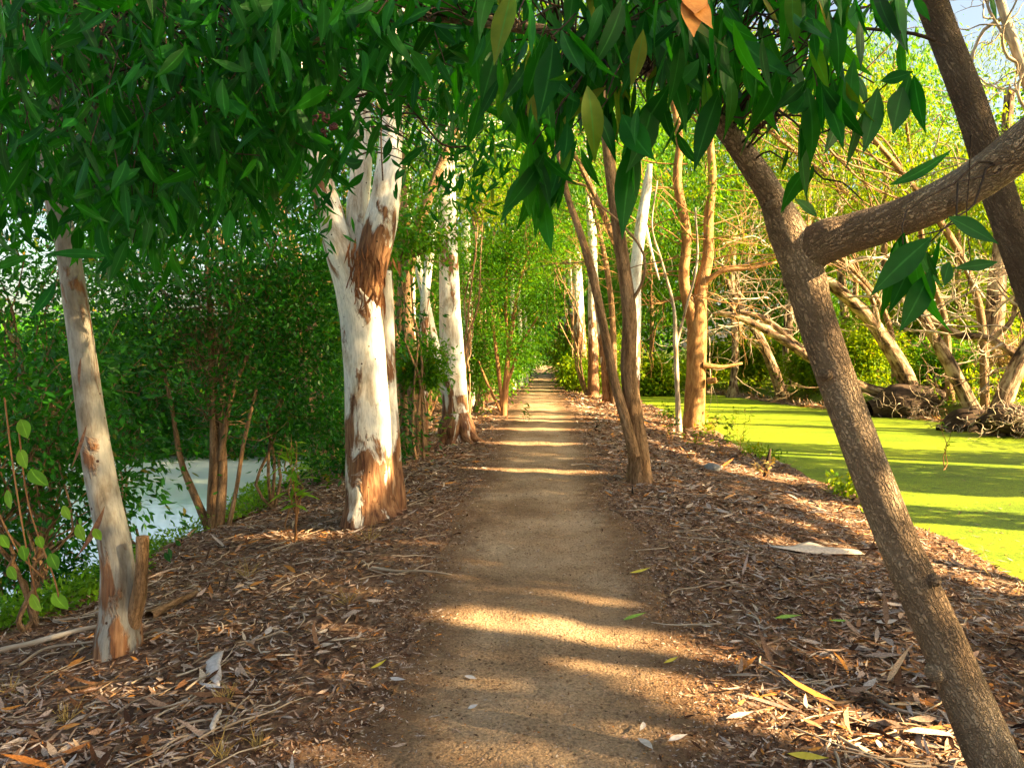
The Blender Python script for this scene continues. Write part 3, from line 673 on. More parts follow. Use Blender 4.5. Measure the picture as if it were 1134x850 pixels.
# left row behind the forked gum
D = dd(450, 508)
gtree('sapling', 'thin bare-stemmed sapling close behind the thick forked gum', 'sapling', None, [[(450, 508, 9, D), (448, 450, 8, D), (440, 390, 8, D), (434, 340, 7, D), (432, 290, 6, D)], [(447, 420, 5, D), (458, 395, 4, D), (478, 385, 3, D)]], MAT['brown'], [B(440, 270, D, .5, .5, .5, 500)], 'mid', .09, nl=6, sides=10, lr=.01)
D = 13.8
gtree('brown_gum', 'tan trunk standing behind and left of the second white gum', 'tree', None, [[(463, 492, 24, D), (460, 440, 18, D), (452, 370, 15, D), (447, 300, 15, D), (445, 230, 14, D), (440, 120, 12, D), (436, 0, 10, D)]], MAT['brown'], [B(440, 60, D, 1.8, 1.5, 1.6, 2600)], 'mid', .12, nl=14)
D = dd(505, 490)
gtree('white_gum', 'second white gum left of the path with a ring of torn bark', 'tree', None, [[(505, 490, 44, D), (505, 472, 34, D), (503, 420, 30, D), (500, 380, 29, D), (498, 330, 26, D), (496, 270, 24, D), (494, 200, 23, D), (490, 120, 20, D), (486, 20, 18, D), (484, -80, 15, D), [.35, .06, -.04, .10, -.06, -.06, -.05, .05, -.1]]], MAT['gum'], [B(490, 30, D, 2.0, 1.6, 1.6, 3200), B(560, 140, D+.5, 1.0, 1.0, .9, 1500)], 'mid', .12, nl=18, sides=24, step=.08, tmin=.5, flare=True)
D = 17
gtree('white_gum', 'pale trunk slanting left behind the second white gum', 'tree', None, [[(500, 460, 14, D), (488, 410, 12, D), (475, 350, 10, D), (462, 290, 9, D), (450, 230, 9, D), (436, 150, 8, D)]], MAT['gum'], [B(440, 150, D, 2, 1.5, 2, 2600)], 'mid', .13, nl=10)
D = dd(540, 446)
gtree('white_gum', 'brown-stained white gum just left of the leafy sapling clump', 'tree', None, [[(541, 446, 20, D), (538, 420, 15, D), (533, 370, 14, D), (531, 310, 13, D), (528, 240, 12, D), (524, 150, 11, D), (520, 40, 10, D), [.6, .3, .12, .2, .1, .1]]], MAT['gum'], [B(530, 120, D, 2.6, 2.2, 3, 4200)], 'mid', .16, nl=16)
gtree('white_gum', 'bluish white trunk between the second white gum and the stained gum', 'tree', None, [[(520, 448, 14, 27), (519, 380, 13, 27), (517, 300, 12, 27), (514, 220, 11, 27), (508, 120, 10, 27)]], MAT['gum'], [B(512, 150, 27, 3, 2.2, 3, 3600)], 'mid', .16, nl=12)
D = dd(568, 431)
gtree('white_gum', 'slim pale gum seen past the leafy sapling clump', 'tree', None, [[(569, 431, 7, D), (568, 380, 6, D), (567, 300, 5, D), (566, 200, 5, D)]], MAT['gum'], [B(566, 230, D, 2.6, 2.2, 3.5, 3600)], 'bright', .2, nl=10)
# leafy multi-stemmed sapling at the path's edge
D = dd(558, 460)
gtree('leafy_sapling', 'leafy many-stemmed sapling at the left edge of the path', 'sapling', None,
      [[(558, 460, 8, D), (560, 420, 6, D), (566, 370, 5, D), (574, 320, 4, D), (585, 280, 3, D)], [(557, 456, 5, D), (552, 410, 5, D), (546, 360, 4, D), (540, 300, 3, D)], [(559, 458, 5, D), (563, 400, 4, D), (560, 340, 4, D), (562, 280, 3, D)], [(556, 458, 4, D), (540, 425, 3, D), (530, 400, 2, D)], [(560, 430, 4, D), (578, 380, 3, D), (596, 350, 2, D)]],
      MAT['twig'], [B(560, 300, D, 1.0, .8, 1.1, 6000), B(592, 265, D, .85, .8, .9, 4200), B(540, 350, D, .6, .6, .7, 2600), B(600, 330, D, .55, .6, .8, 2400), B(575, 220, D, 1.2, .8, .7, 3600), B(580, 385, D, .5, .5, .55, 2200), B(520, 290, D, .8, .7, .9, 2600)], 'mid', .085, .36, .22, 26, nl=40, lr=.012, sides=8)
# small plants by the path at left
def plant(name, label, px, py, hgt_, n, size, leaf, spread=.12, asp=.35, cat='plant', group=None, stemr=.004, D=None, tmpl=L_MID, fan=.8):
    b = G(px, py) if D is None else P(px, py, D)
    t = empty(name, b, label, cat, group); S = Mesh(); C = Mesh()
    ns = max(1, n//9)
    for k in range(ns):
        top = b+np.array([rng.normal(0, spread), rng.normal(0, spread), hgt_*rng.uniform(.7, 1)])
        ln = branch(S, b+rng.normal(0, .01, 3)*np.array([1, 1, 0]), top, stemr, stemr*.4, .0, 5, 5, .05)
        m_ = max(3, n//ns)
        tt = rng.uniform(.35, 1, m_); p = np.stack([np.interp(tt, np.linspace(0, 1, 5), ln[:, i]) for i in range(3)], 1)
        th = rng.uniform(0, 2*PI, m_); d = np.stack([np.cos(th)*fan, np.sin(th)*fan, rng.uniform(-.3, .7, m_)], 1)
        LL = size*rng.uniform(.6, 1.2, m_); leaves(C, p, d, LL, LL*asp, tmpl, bend=-.25, up=np.tile([0, 0, 1.], (m_, 1))+rng.normal(0, .25, (m_, 3)))
    S.build('stem', MAT['twig'], t); C.build('foliage', MAT[leaf], t); return t
t_ = plant('seedling', 'young broad-leaved seedling in front of the pond, left of the forked gum', 326, 600, 1.08, 60, .2, 'lime', .04, .3, 'seedling', stemr=.007)
plant('seedling', 'small green sprig at the left path edge beside the leafy sapling', 582, 470, .5, 24, .16, 'mid', .12, .4, 'seedling')
plant('seedling', 'leafy sprout beside the sawn-off left bank behind the seedling', 358, 548, .5, 16, .16, 'mid', .12, .3, 'seedling')
for k, (x, y, hh_, nn) in enumerate([(478, 500, .8, 70), (470, 480, 1.4, 160), (535, 470, .8, 90), (395, 560, .3, 26)]):
    plant('undergrowth_shrub', ['low green shrub at the foot of the second white gum', 'taller green shrub between the two white gums', 'low shrub behind the foot of the stained gum', 'small green weed beside the foot of the forked gum'][k], x, y, hh_, nn, .11, 'mid', .3, .42, 'shrub', 'shrubs under the left gums', fan=1)
# ---- left bank: big dark shrub, stems at (235, 590)
b0 = G(238, 585); D = depth(b0)
t = empty('dark_shrub', b0, 'tall dark green shrub with several brown stems before the pond', 'shrub')
M = Mesh()
for pl in [[(238, 590, 18, D), (236, 560, 15, D), (238, 500, 12, D), (236, 430, 9, D), (232, 340, 7, D), (228, 250, 5, D)], [(240, 588, 12, D), (247, 530, 10, D), (246, 460, 8, D), (252, 380, 6, D), (262, 290, 4, D)], [(236, 585, 10, D), (214, 545, 9, D), (200, 508, 7, D), (190, 450, 5, D), (175, 380, 4, D)], [(250, 588, 6, D), (262, 540, 5, D), (270, 490, 5, D), (284, 430, 4, D)], [(244, 500, 7, D), (256, 440, 6, D), (280, 380, 4, D)]]:
    pl = [(x, y, w, D+.02*i) for i, (x, y, w, _) in enumerate(pl)]; pl[0] = (pl[0][0], pl[0][1]+10, pl[0][2]*1.2, pl[0][3]); pixtube(M, pl, step=.1, sides=10, rough=.05)
M.build('stem', MAT['brown'], t)
C = Mesh(); tips = foliage(C, [(P(230, 330, D), (1.05, .9, .8), 5200), (P(300, 380, D+.3), (.75, .8, .75), 3400), (P(160, 375, D+.2), (.75, .8, .6), 3000), (P(345, 420, D+.8), (.6, .7, .7), 2400), (P(95, 440, D+.6), (.7, .7, .5), 2400), (P(262, 440, D), (.5, .6, .25), 700), (P(200, 462, D+.5), (.7, .6, .26), 1700), (P(320, 470, D+.9), (.5, .5, .28), 1300), (P(330, 300, D+.6), (.8, .7, .6), 2600), (P(150, 300, D+.4), (.8, .8, .6), 2600)], .068, .42, .17, 26, .4, L_MID)
S = Mesh()
for q in tips[rng.choice(len(tips), 170, replace=False)]: branch(S, P(240+rng.normal(0, 10), rng.uniform(300, 480), D), q, .006, .002, .05, 4, 5, .06)
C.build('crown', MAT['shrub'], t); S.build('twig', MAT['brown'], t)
for k, (x, y, D, rr, N, lab) in enumerate([(30, 470, 5.6, .75, 3200, 'dark leafy shrub at the left edge of the picture, behind the slender gum'), (5, 590, 7.0, .62, 3200, 'low dark shrub on the pond edge behind the slender gum'), (20, 330, 6.5, 1.1, 3200, 'tall shadowed shrub at the left edge under the overhanging leaves'), (375, 470, 12, 1.2, 3400, 'dark shrub behind the forked gum at the far end of the pond'), (120, 425, 9.5, .9, 2200, 'dark shrub leaning over the bright pond water'), (300, 250, 10, 1.8, 5200, 'tall dark evergreen behind the pond shrub'), (300, 430, 24, 2.2, 4200, 'shadowed bush on the far shore of the pond behind the seedling'), (235, 452, 23, 1.5, 4200, 'dark bush on the far shore of the pond behind the brown stems'), (130, 420, 26, 2.4, 4200, 'dark bush on the far shore of the pond right of the slender gum'), (40, 420, 27, 2.6, 4200, 'dark bush on the far shore of the pond left of the slender gum')]):
    c = P(x, y, D); b = on(c); 
    if b[0] < -4.9 and b[1] < 17 : b = np.array([max(b[0], -5.0), b[1], float(h(max(b[0], -5.0), b[1]))])
    t = empty('bank_shrub', b, lab, 'shrub', 'dark shrubs along the pond bank'); C = Mesh(); S = Mesh()
    tips = foliage(C, [(c, (rr, rr, rr*.9), N), (c+np.array([rr*.5, .2, -rr*.6]), (rr*.6, rr*.6, rr*.5), N//3)], .07 if D < 9 else (.1 if D < 15 else .16), .42, .2 if D < 15 else .4, 26, .4, L_MID if D < 9 else L_FAR)
    mn = [b+(c-b)*.55+rng.normal(0, .18, 3) for _ in range(4)]
    for q in mn: branch(S, b+rng.normal(0, .03, 3)*np.array([1, 1, 0]), q, .022, .012, .0, 7, 6, .05)
    for q in tips[rng.choice(len(tips), 40, replace=False)]: branch(S, mn[rng.integers(4)], q, .010, .003, .08, 5, 5, .06)
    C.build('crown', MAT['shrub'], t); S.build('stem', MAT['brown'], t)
# heart-leaved vine at the far left
t = empty('vine', on(G(10, 700)), 'pale green heart-leaved vine hanging at the left edge', 'vine'); S = Mesh(); C = Mesh()
for pl in [[(5, 440), (15, 520), (28, 600), (40, 660)], [(20, 470), (32, 560), (60, 640), (66, 668)], [(-5, 560), (20, 610), (48, 640)]]:
    p, _ = pixtube(S, [(x, y, 2.2, 3.0) for x, y in pl], step=.05, sides=5)
for x, y, s in [(28, 475, 18), (27, 508, 18), (40, 531, 20), (12, 552, 16), (60, 622, 16), (40, 668, 18), (65, 667, 18), (90, 590, 16), (74, 568, 14), (28, 612, 14), (14, 635, 14), (108, 592, 12), (45, 600, 12), (5, 600, 14)]:
    a = P(x-s*.3, y-s*.6, 3.0); b = P(x+s*.25, y+s*.6, 2.98); leaves(C, [a], [b-a], np.linalg.norm(b-a), s*.78*3/FP, leaf_tmpl(8, sharp=.8, fold=.4), bend=.1, up=np.array([[rng.normal(0, .4), -1, .6]]))
S.build('stem', MAT['twig'], t); C.build('foliage', MAT['lime'], t)
# green weeds along the pond's edge
def carpet(name, label, cat, N, xf, size, leaf, hgt_=.15):
    p = xf(N); p[:, 2] = h(p[:, 0], p[:, 1])+rng.uniform(0, 1, len(p))**1.5*hgt_; ok = np.ones(len(p), bool); p = p[ok]
    d = rng.normal(0, 1, (len(p), 3)); d[:, 2] = np.abs(d[:, 2])*.8; C = Mesh(); L = size*rng.uniform(.6, 1.4, len(p))
    leaves(C, p, d, L, L*.45, L_FAR, up=np.tile([0, 0, 1.], (len(p), 1))+rng.normal(0, .4, (len(p), 3)))
    tag(C.build(name, MAT[leaf]), label, cat, kind='stuff')
def left_edge(N):
    y = 3.5*(20/3.5)**rng.uniform(0, 1, N); x = -4.05-.28*np.sin(y*1.7)-np.abs(rng.normal(0, .32, N))+rng.uniform(0, .25, N); pt = nB(np.stack([x, y, 0*x], -1)*.6) > -.5
    return np.stack([x, y, 0*x], 1)[pt]
carpet('shore_plants', 'dull green plants along the far shore of the pond', 'plants', 30000, lambda N: np.stack([rng.uniform(-24, -4.6, N), 18.0+rng.uniform(0, 1, N)**1.5*7, np.zeros(N)], 1), .18, 'shrub', .9)
def duck_deb(N):
    y = 3*(34/3)**rng.uniform(0, 1, N); x = rng.uniform(4.2, 12, N); k_ = rng.uniform(0, 1, N) < np.exp(-(x-4.2)/1.5)+np.exp((x-bankx(y)+.6)/.8)*.8+.05
    return np.stack([x, y, 0*x], 1)[k_]
p = duck_deb(5200); p[:, 2] = WR+.006; C = Mesh(); L = rng.uniform(.03, .12, len(p)); d = rng.normal(0, 1, p.shape); d[:, 2] = 0; leaves(C, p, d, L, L*.2, L_FAR, up=np.tile([0, 0, 1.], (len(p), 1))); tag(C.build('floating_leaves', MAT['litter']), 'fallen leaves floating on the green water near its edges', 'leaves', kind='stuff')
def near_edge(N):
    y = 3.5*(28/3.5)**rng.uniform(0, 1, N); x = 4.22+rng.normal(0, .16, N); pt = nB(np.stack([x, y, 0*x], -1)*.5) > .45
    return np.stack([x, y, 0*x], 1)[pt]
carpet('edge_weeds', 'sparse green weeds along the near edge of the green water', 'weeds', 5200, near_edge, .09, 'bright', .22)
carpet('ground_cover', 'bright green creeping weeds along the pond edge', 'weeds', 15000, left_edge, .06, 'lime', .2)
# ================================================================== RIGHT SIDE
D = dd(708, 535)
def tangle(spec, rr=.012, L=(1.2, 2.4), depth_=3):
    def f(M):
        for x, y, D_, dx, dz in spec:
            twiggy(M, P(x, y, D_), (dx, rng.normal(0, .4), dz), rng.uniform(*L), rr, depth_, 4, .45)
    return f
t = gtree('twin_stem_tree', 'brown tree with two stems at the right edge of the path', 'tree', None,
      [[(708, 533, 30, D), (707, 505, 26, D), (702, 460, 22, D), (696, 410, 20, D), (697, 350, 18, D), (690, 290, 16, D), (682, 235, 15, D), (676, 190, 14, D), (668, 120, 12, D), (655, 20, 10, D)],
       [(703, 505, 14, D-.1), (694, 470, 13, D-.12), (680, 420, 12, D-.12), (668, 360, 11, D-.12), (655, 300, 11, D-.12), (640, 250, 9, D-.1), (628, 215, 8, D-.1), (615, 150, 7, D-.1)],
       [(696, 340, 5, D), (712, 310, 4, D-.1), (712, 280, 3, D-.1), (690, 250, 3, D-.1), (650, 215, 2, D-.1)]], MAT['brown'],
      [B(650, 40, D, 1.6, 1.4, .9, 2600)], 'mid', .12, nl=12, sides=18, step=.08, rough=.07, tmin=.8, flare=True, extra=tangle([(685, 250, D, -1, .1), (690, 300, D, 1, .2), (650, 290, D, -1, 0)], .007, (.8, 1.4)))
D = 19.5
gtree('orange_trunk_tree', 'sunlit orange-brown tree forking low at the edge of the green water', 'tree', None,
      [[(767, 479, 31, D), (769, 450, 26, D), (771, 410, 24, D), (772, 370, 24, D), (776, 320, 17, D), (784, 285, 14, D), (785, 240, 12, D), (789, 200, 10, D), (786, 150, 8, D)],
       [(772, 385, 15, D), (766, 350, 16, D), (757, 310, 13, D), (760, 260, 12, D), (750, 200, 11, D), (752, 150, 9, D), (738, 80, 7, D)],
       [(778, 315, 7, D-.1), (800, 300, 6, D-.3), (830, 297, 5, D-.4), (860, 290, 3, D-.4)], [(784, 422, 8, D-.2), (793, 421, 7, D-.3)], [(778, 404, 8, D-.2), (800, 406, 5, D-.2), (822, 402, 3, D-.2)]],
      MAT['smooth'], [B(750, 60, D, 2.6, 2, 1.8, 3600), B(780, 205, D, .9, .8, .5, 700), B(735, 260, D, .6, .6, .4, 420)], 'mid', .14, nl=14, sides=18, step=.12, rough=.06, tmin=.7, mask=True,
      extra=tangle([(rng.uniform(748, 790), rng.uniform(180, 330), D, rng.choice([-1, 1]), rng.normal(.05, .2)) for _ in range(16)]+[(755, 240, D, -1, 0), (757, 270, D, -1, .15), (785, 250, D, 1, .2), (760, 300, D, -1, -.1), (786, 230, D, 1, .0), (752, 210, D, -1, .2), (788, 200, D, 1, .3), (760, 330, D, -1, 0), (783, 290, D, .8, .4)], .02, (1.6, 3.2)))
D = dd(752, 478)
gtree('dead_sapling', 'thin grey dead sapling forked like a Y left of the orange-brown tree', 'sapling', None, [[(752, 480, 9, D), (750, 430, 6, D), (748, 380, 6, D), (746, 340, 4, D), (733, 290, 3, D), (722, 250, 2, D), (728, 200, 2, D)], [(748, 385, 4, D), (760, 340, 3, D), (772, 290, 3, D), (770, 230, 2, D)]], MAT['dead'], sides=8, extra=tangle([(746, 340, D, -1, 1), (760, 340, D, 1, 1), (733, 290, D, -.5, 1)], .006, (.5, 1.1)))
plant('bank_stump', 'short dark broken stub at the foot of the dead sapling', 758, 486, .3, 9, .1, 'mid', .03, .3, 'stub', stemr=.04)
D = 17
gtree('broken_gum', 'white dead gum trunk with a snapped top behind the twin-stem tree', 'tree', None, [[(700, 446, 18, D), (702, 400, 16, D), (703, 350, 15, D), (704, 300, 14, D), (710, 250, 14, D), (716, 210, 12, D), (720, 182, 7, D), [.3, .1, 0, -.1, -.1, -.1]], [(715, 250, 4, D), (722, 280, 3, D), (730, 310, 2, D)]], MAT['gum'], sides=16, rough=.08)
rowR = [(657, 436, 15, 30, 656, 'slim bright white gum nearest on the right of the distant path'), (645, 430, 17, 35, 634, 'white gum with brown blotches leaning left on the right of the distant path'), (640, 424, 12, 42, 626, 'pale gum third in the right-hand row of the distant path'), (672, 440, 11, 27, 650, 'faint white trunk right of the bright slim gum'), (628, 417, 7, 56, 624, 'slender grey gum far down the right side of the path'), (621, 413, 7, 66, 618, 'far brown-footed gum on the right near the end of the path')]
for x, y, w, D, xt, lab in rowR:
    gtree('white_gum', lab, 'tree', 'white gums lining the right side of the far path', [[(x, y, w, D), (x+(xt-x)*.15, y-40, w*.85, D), (x+(xt-x)*.45, y-100, w*.78, D), (x+(xt-x)*.75, y-170, w*.7, D), (xt, y-240, w*.6, D), (xt-4, y-360, w*.5, D), [.4, .15, .02, -.05, -.1, -.1]]], MAT['gum'],
          [B(xt+4, 205, D, 2.8, 2.2, 2.6, 2600), B(xt-6, 120, D, 3.2, 2.6, 3, 2600)], 'mid', .2, nl=12, sides=14, step=.3, tmin=.45)
rowL = [(583, 424, 6, 44, 'dark slim gum far down the left side of the path'), (577, 428, 7, 38, 'slim gum close behind the leafy sapling clump'), (588, 416, 5, 60, 'small gum far left of the path end'), (592, 411, 4, 78, 'last gum on the left before the path disappears')]
for x, y, w, D, lab in rowL:
    gtree('white_gum', lab, 'tree', 'gums lining the left side of the far path', [[(x, y, w, D), (x-1, y-60, w*.8, D), (x-3, y-130, w*.7, D), (x-4, y-240, w*.5, D)]], MAT['gum'],
          [B(x-10, 300, D, 3.2, 2.5, 3.6, 3000), B(x-14, 180, D, 3.6, 2.5, 3.6, 2600)], 'mid', .22, nl=12, sides=10, step=.4, tmin=.4)
# ground-level shrubs along the far path
sh = [(600, 300, 52, 3.6, 'mid', 'arching bright tree over the far end of the path'), (560, 392, 34, 1.2, 'mid', 'low green shrub left of the distant path'), (562, 402, 48, 1.5, 'shrub', 'dark low shrub left near the path end'), (638, 388, 46, 1.6, 'bright', 'yellow-green shrub right near the path end'), (650, 402, 40, 1.2, 'mid', 'green shrub at the feet of the right-hand gums'), (640, 412, 33, .8, 'bright', 'small bright bush in front of the right-hand gums'), (672, 400, 36, 1.8, 'bright', 'sunlit bush behind the brown twin stems'), (598, 350, 95, 6, 'shrub', 'dark trees closing the far end of the path'), (545, 395, 24, 1.2, 'mid', 'green bush behind the stained gum'), (430, 330, 22, 2.6, 'mid', 'leafy bush behind the forked gum'), (470, 300, 24, 3.4, 'mid', 'leafy tree behind the slanting pale trunk'), (545, 240, 36, 5, 'mid', 'yellow-green lit tree above the leafy sapling'), (500, 380, 30, 2.4, 'mid', 'bush behind the second white gum'), (462, 245, 12, .75, 'mid', 'leafy sapling top hanging between the forked gum and the second white gum'), (515, 300, 19, 1.1, 'mid', 'green sapling right of the second white gum'), (466, 400, 12.5, .42, 'mid', 'small sapling leafing out left of the second white gum'), (620, 250, 34, 2.2, 'bright', 'bright sapling crown leaning in from the right over the far path'), (530, 200, 17, 1.0, 'bright', 'lit sprays of leaves above the second white gum'), (602, 235, 30, 2.7, 'mid', 'green crown hanging over the middle of the path behind the leafy sapling'), (555, 170, 22, 2.0, 'mid', 'green crown below the hanging leaf cluster'), (450, 185, 15, 1.1, 'mid', 'leafy crown right of the forks of the thick gum'), (520, 395, 21, 1.0, 'mid', 'low green bush right of the second white gum')]
for x, y, D, rr, lf, lab in sh:
    c = P(x, y, D); b = on(c if abs(c[0]) > 1.5 else np.array([math.copysign(1.9, c[0]-.01), c[1], 0])); t = empty('shrub', b, lab, 'shrub' if rr < 2.5 else 'tree'); C = Mesh(); S = Mesh()
    sz = max(.09, D*.0045)
    tips = foliage(C, [(c, (rr, rr, rr*.85), int(2600+900*rr) if rr > 1.15 or D > 20 else 1500), (c-np.array([0, 0, rr*.5]), (rr*.8, rr*.8, rr*.5), 1200)], sz, .42, rr*.13+.06, 24, .4, L_FAR)
    mn = [b+(c-b)*rng.uniform(.75, .95)+rng.normal(0, .12*rr, 3) for _ in range(3)]
    for q in mn: branch(S, b+rng.normal(0, .05, 3)*np.array([1, 1, 0]), q, .02+.008*rr, .012, .0, 7, 6, .03)
    for q in tips[rng.choice(len(tips), 22, replace=False)]: branch(S, mn[rng.integers(3)], q, .008+.003*rr, .004, .08, 5, 5, .06)
    S.build('stem', MAT['brown'], t); C.build('crown', MAT[lf], t)
# ---- far bank of the green channel: leaning paperbarks
fb = [
 ('pale trunk leaning left over the green water from a dark root ball', [[(1018, 455, 26, 26), (1005, 420, 20, 26), (985, 385, 18, 26), (960, 350, 16, 25.8), (930, 322, 14, 25.6), (905, 305, 12, 25.5), (870, 285, 9, 25)], [(975, 372, 8, 25.8), (965, 330, 6, 25.5), (940, 300, 4, 25)]]),
 ('speckled trunk leaning left on the far bank, right of the dark root ball', [[(1085, 472, 26, 21), (1070, 440, 19, 21), (1050, 400, 17, 21), (1030, 365, 14, 21), (1015, 330, 12, 21), (1008, 290, 9, 21), (995, 240, 7, 21)], [(1028, 350, 9, 21), (1060, 370, 9, 20.8), (1095, 375, 9, 20.6), (1135, 400, 10, 20.4)], [(1100, 374, 7, 20.6), (1120, 355, 6, 20.4), (1125, 330, 5, 20.4)]]),
 ('thick pale trunk leaning right at the right edge of the far bank', [[(1100, 472, 30, 20), (1110, 445, 24, 20), (1125, 410, 22, 20), (1150, 360, 20, 20), (1170, 290, 18, 20), (1200, 180, 14, 20)]]),
 ('white upright paperbark trunk behind the tangle of bare pale branches', [[(1100, 440, 24, 27), (1098, 400, 22, 27), (1102, 340, 21, 27), (1108, 280, 19, 27), (1112, 200, 16, 27), (1118, 100, 12, 27)]]),
 ('long fallen pale trunk lying low across the far bank behind the foreground trunk', [[(1010, 448, 16, 27), (980, 436, 16, 27), (950, 426, 14, 27), (905, 402, 11, 27.5), (860, 372, 10, 28), (820, 352, 8, 28), (795, 346, 6, 28)], [(905, 402, 8, 27.5), (850, 355, 7, 28.5), (815, 345, 5, 28.5)]]),
 ('dark speckled trunk leaning left on the far bank near the channel bend', [[(866, 436, 14, 34), (855, 405, 12, 34), (842, 375, 10, 34), (822, 345, 8, 34), (805, 310, 6, 34)]]),
 ('short dark leaning trunk beside the speckled trunk at the channel bend', [[(878, 424, 13, 36), (872, 395, 12, 36), (874, 350, 11, 36), (882, 300, 9, 36), (880, 240, 7, 36)]]),
 ('pale thin trunk by the water at the channel bend, right of the orange-brown tree', [[(812, 424, 8, 38), (814, 380, 8, 38), (810, 320, 7, 38), (815, 250, 6, 38)]]),
 ('tall grey trunk between the foreground trunk and the fork of bare branches', [[(940, 440, 12, 38), (938, 380, 11, 38), (932, 300, 10, 38), (930, 200, 9, 38), (940, 100, 7, 38)]]),
]
for k, (lab, st) in enumerate(fb):
    top = st[0][-1]
    st2 = [[(x, y, w, D) for x, y, w, D in s] for s in st]
    b0 = P(*[st[0][0][0], st[0][0][1], st[0][0][3]])
    ex = tangle([(s[i][0], s[i][1], s[i][3], rng.normal(), rng.uniform(-.2, .8)) for s in st for i in (2, -2, -1)], .02, (1.0, 2.4))
    # keep foot at the given pixel
    t = empty('paperbark', b0, lab, 'tree', 'paperbarks on the far bank'); M = Mesh(); ln = []
    for s in st2: p, _ = pixtube(M, s, step=.25, sides=14, rough=.09); ln.append(p)
    q0 = st2[0][0]; tube(M, [P(q0[0], q0[1], q0[3])+np.array([0, 0, -.9]), P(q0[0], q0[1], q0[3])+np.array([0, 0, .1])], [q0[2]*.9*q0[3]/FP, q0[2]*.5*q0[3]/FP], step=.2, sides=14, rough=.15)
    ex(M); C = Mesh()
    if k not in (4,):
        c = P(top[0], top[1]-40, top[3]); foliage(C, [(c, (2.2, 2, 1.3), 2200)], .17, .2, .35, 26, 1.1, L_FAR, mask=True)
    M.build('trunk', MAT['paper'], t)
    if C.V: C.build('crown', MAT['bright'], t)
# bare pale branches tangled at the right edge of the far bank
t = empty('dead_branches', P(1110, 400, 20.5), 'tangle of bare sun-bleached branches at the right edge above the far bank', 'branches'); M = Mesh()
for x, y, dx, dz in [(1050, 370, -1, .2), (1075, 350, -1, -.1), (1040, 330, 1, .3), (1020, 350, .8, .6), (1135, 390, -1, .1), (1120, 365, -1, .3), (1130, 340, -.8, .6), (1110, 380, -.9, -.1), (1090, 330, -.3, 1), (1135, 300, -1, .2), (1100, 350, .2, 1), (1140, 410, -1, 0)]:
    twiggy(M, P(x, y, 20.3), (dx, rng.normal(0, .3), dz), rng.uniform(1.3, 2.2), .035, 3, 4, .6, sides=6)
M.build('branch', MAT['dead'], t)
# more bare branches further off, upper right
t = empty('dead_tree', on(P(1160, 300, 14)), 'bare crooked tree against the bright sky at the top right', 'tree'); M = Mesh()
pixtube(M, [(1230, 480, 26, 14), (1190, 300, 20, 14), (1150, 130, 14, 14), (1120, 40, 11, 14), (1095, -40, 8, 14)], step=.2, sides=12, rough=.08)
for x, y, dx, dz in [(1130, 70, -1, .1), (1110, 20, -1, -.3), (1150, 130, -1, .2), (1140, 100, 1, .5), (1165, 180, -1, 0), (1120, 50, -.6, 1)]:
    twiggy(M, P(x, y, 14), (dx, rng.normal(0, .3), dz), rng.uniform(1.2, 2.0), .035, 3, 4, .9, sides=6)
M.build('trunk', MAT['dead'], t)
for lab, sx, sy, D_, spec in [('tangle of thin bare branches above the channel bend', 830, 340, 30, [(790, 330, 1, 0), (800, 300, 1, .1), (815, 345, 1, -.1), (850, 330, -1, .2), (870, 310, -1, .1), (905, 330, -1, .25), (795, 360, 1, -.05), (860, 365, -1, .1), (880, 290, -1, .3), (800, 270, 1, .2)]),
    ('tangle of bare twisting branches high behind the foreground fork', 960, 290, 25, [(940, 290, 1, .1), (960, 260, -1, .2), (1000, 280, -1, 0), (930, 330, 1, .3), (1020, 300, -1, .3), (980, 330, 1, .2), (900, 250, 1, .1), (1040, 240, -1, .2)])]:
    t = empty('dead_branches', P(sx, sy, D_), lab, 'branches'); M = Mesh()
    for x, y, dx, dz in spec: twiggy(M, P(x, y, D_+rng.normal(0, .6)), (dx, rng.normal(0, .4), dz), rng.uniform(2.2, 3.8), .045, 3, 4, .5, sides=6)
    M.build('branch', MAT['dead'], t)
# root balls
def rootball(label, px, py, D, R, n=60):
    c = P(px, py, D); t = empty('root_ball', on(c), label, 'roots', 'root balls on the far bank'); M = Mesh()
    th = np.linspace(0, 2*PI, 19)[:-1]
    pts = [c+np.array([-R, 0, -.1]), c+np.array([-R*.4, 0, .05]), c+np.array([R*.4, 0, .0]), c+np.array([R, 0, -.15])]
    M = Mesh()
    for _ in range(n):
        a = c+rng.normal(0, .35, 3)*R*np.array([1.4, .6, .4]); twiggy(M, a+np.array([0, -R*.3, .1]), (rng.normal(0, .8), -.5, rng.normal(-.5, .5)), R*rng.uniform(.4, .9), .02, 2, 3, 1.1)
    S = M; M = Mesh(); tube(M, pts, [R*.2, R*.45, R*.42, R*.2], step=.12, sides=22, rough=.22, freq=5); M.build('soil_clump', MAT['dark'], t); S.build('root_mat', MAT['dead'], t)
rootball('dark root ball at the foot of the leaning pale trunk', 1012, 452, 26, 1.5)
rootball('shaggy root mass under the speckled leaning trunk', 1082, 474, 21, 1.0, 50)
rootball('pale tattered root clump at the right edge of the water', 1125, 466, 19.5, .9, 60)
# roots and grass skirt of the bank
C = Mesh(); N = 9000; y = rng.uniform(8, 48, N); x = bankx(y)-.55+np.abs(rng.normal(0, .35, N)); p = np.stack([x, y, h(x, y)+.0], 1); p[:, 2] = np.maximum(p[:, 2], WR)+rng.uniform(0, .12, N)
d = rng.normal(0, .6, (N, 3))+np.array([-.6, 0, -.2]); L = rng.uniform(.15, .4, N); leaves(C, p, d, L, L*.08, L_FAR, rnd=rng.uniform(0, 1, N))
tag(C.build('bank_roots', MAT['litter']), 'grey matted roots and dry leaves along the foot of the far bank', 'roots', kind='stuff')
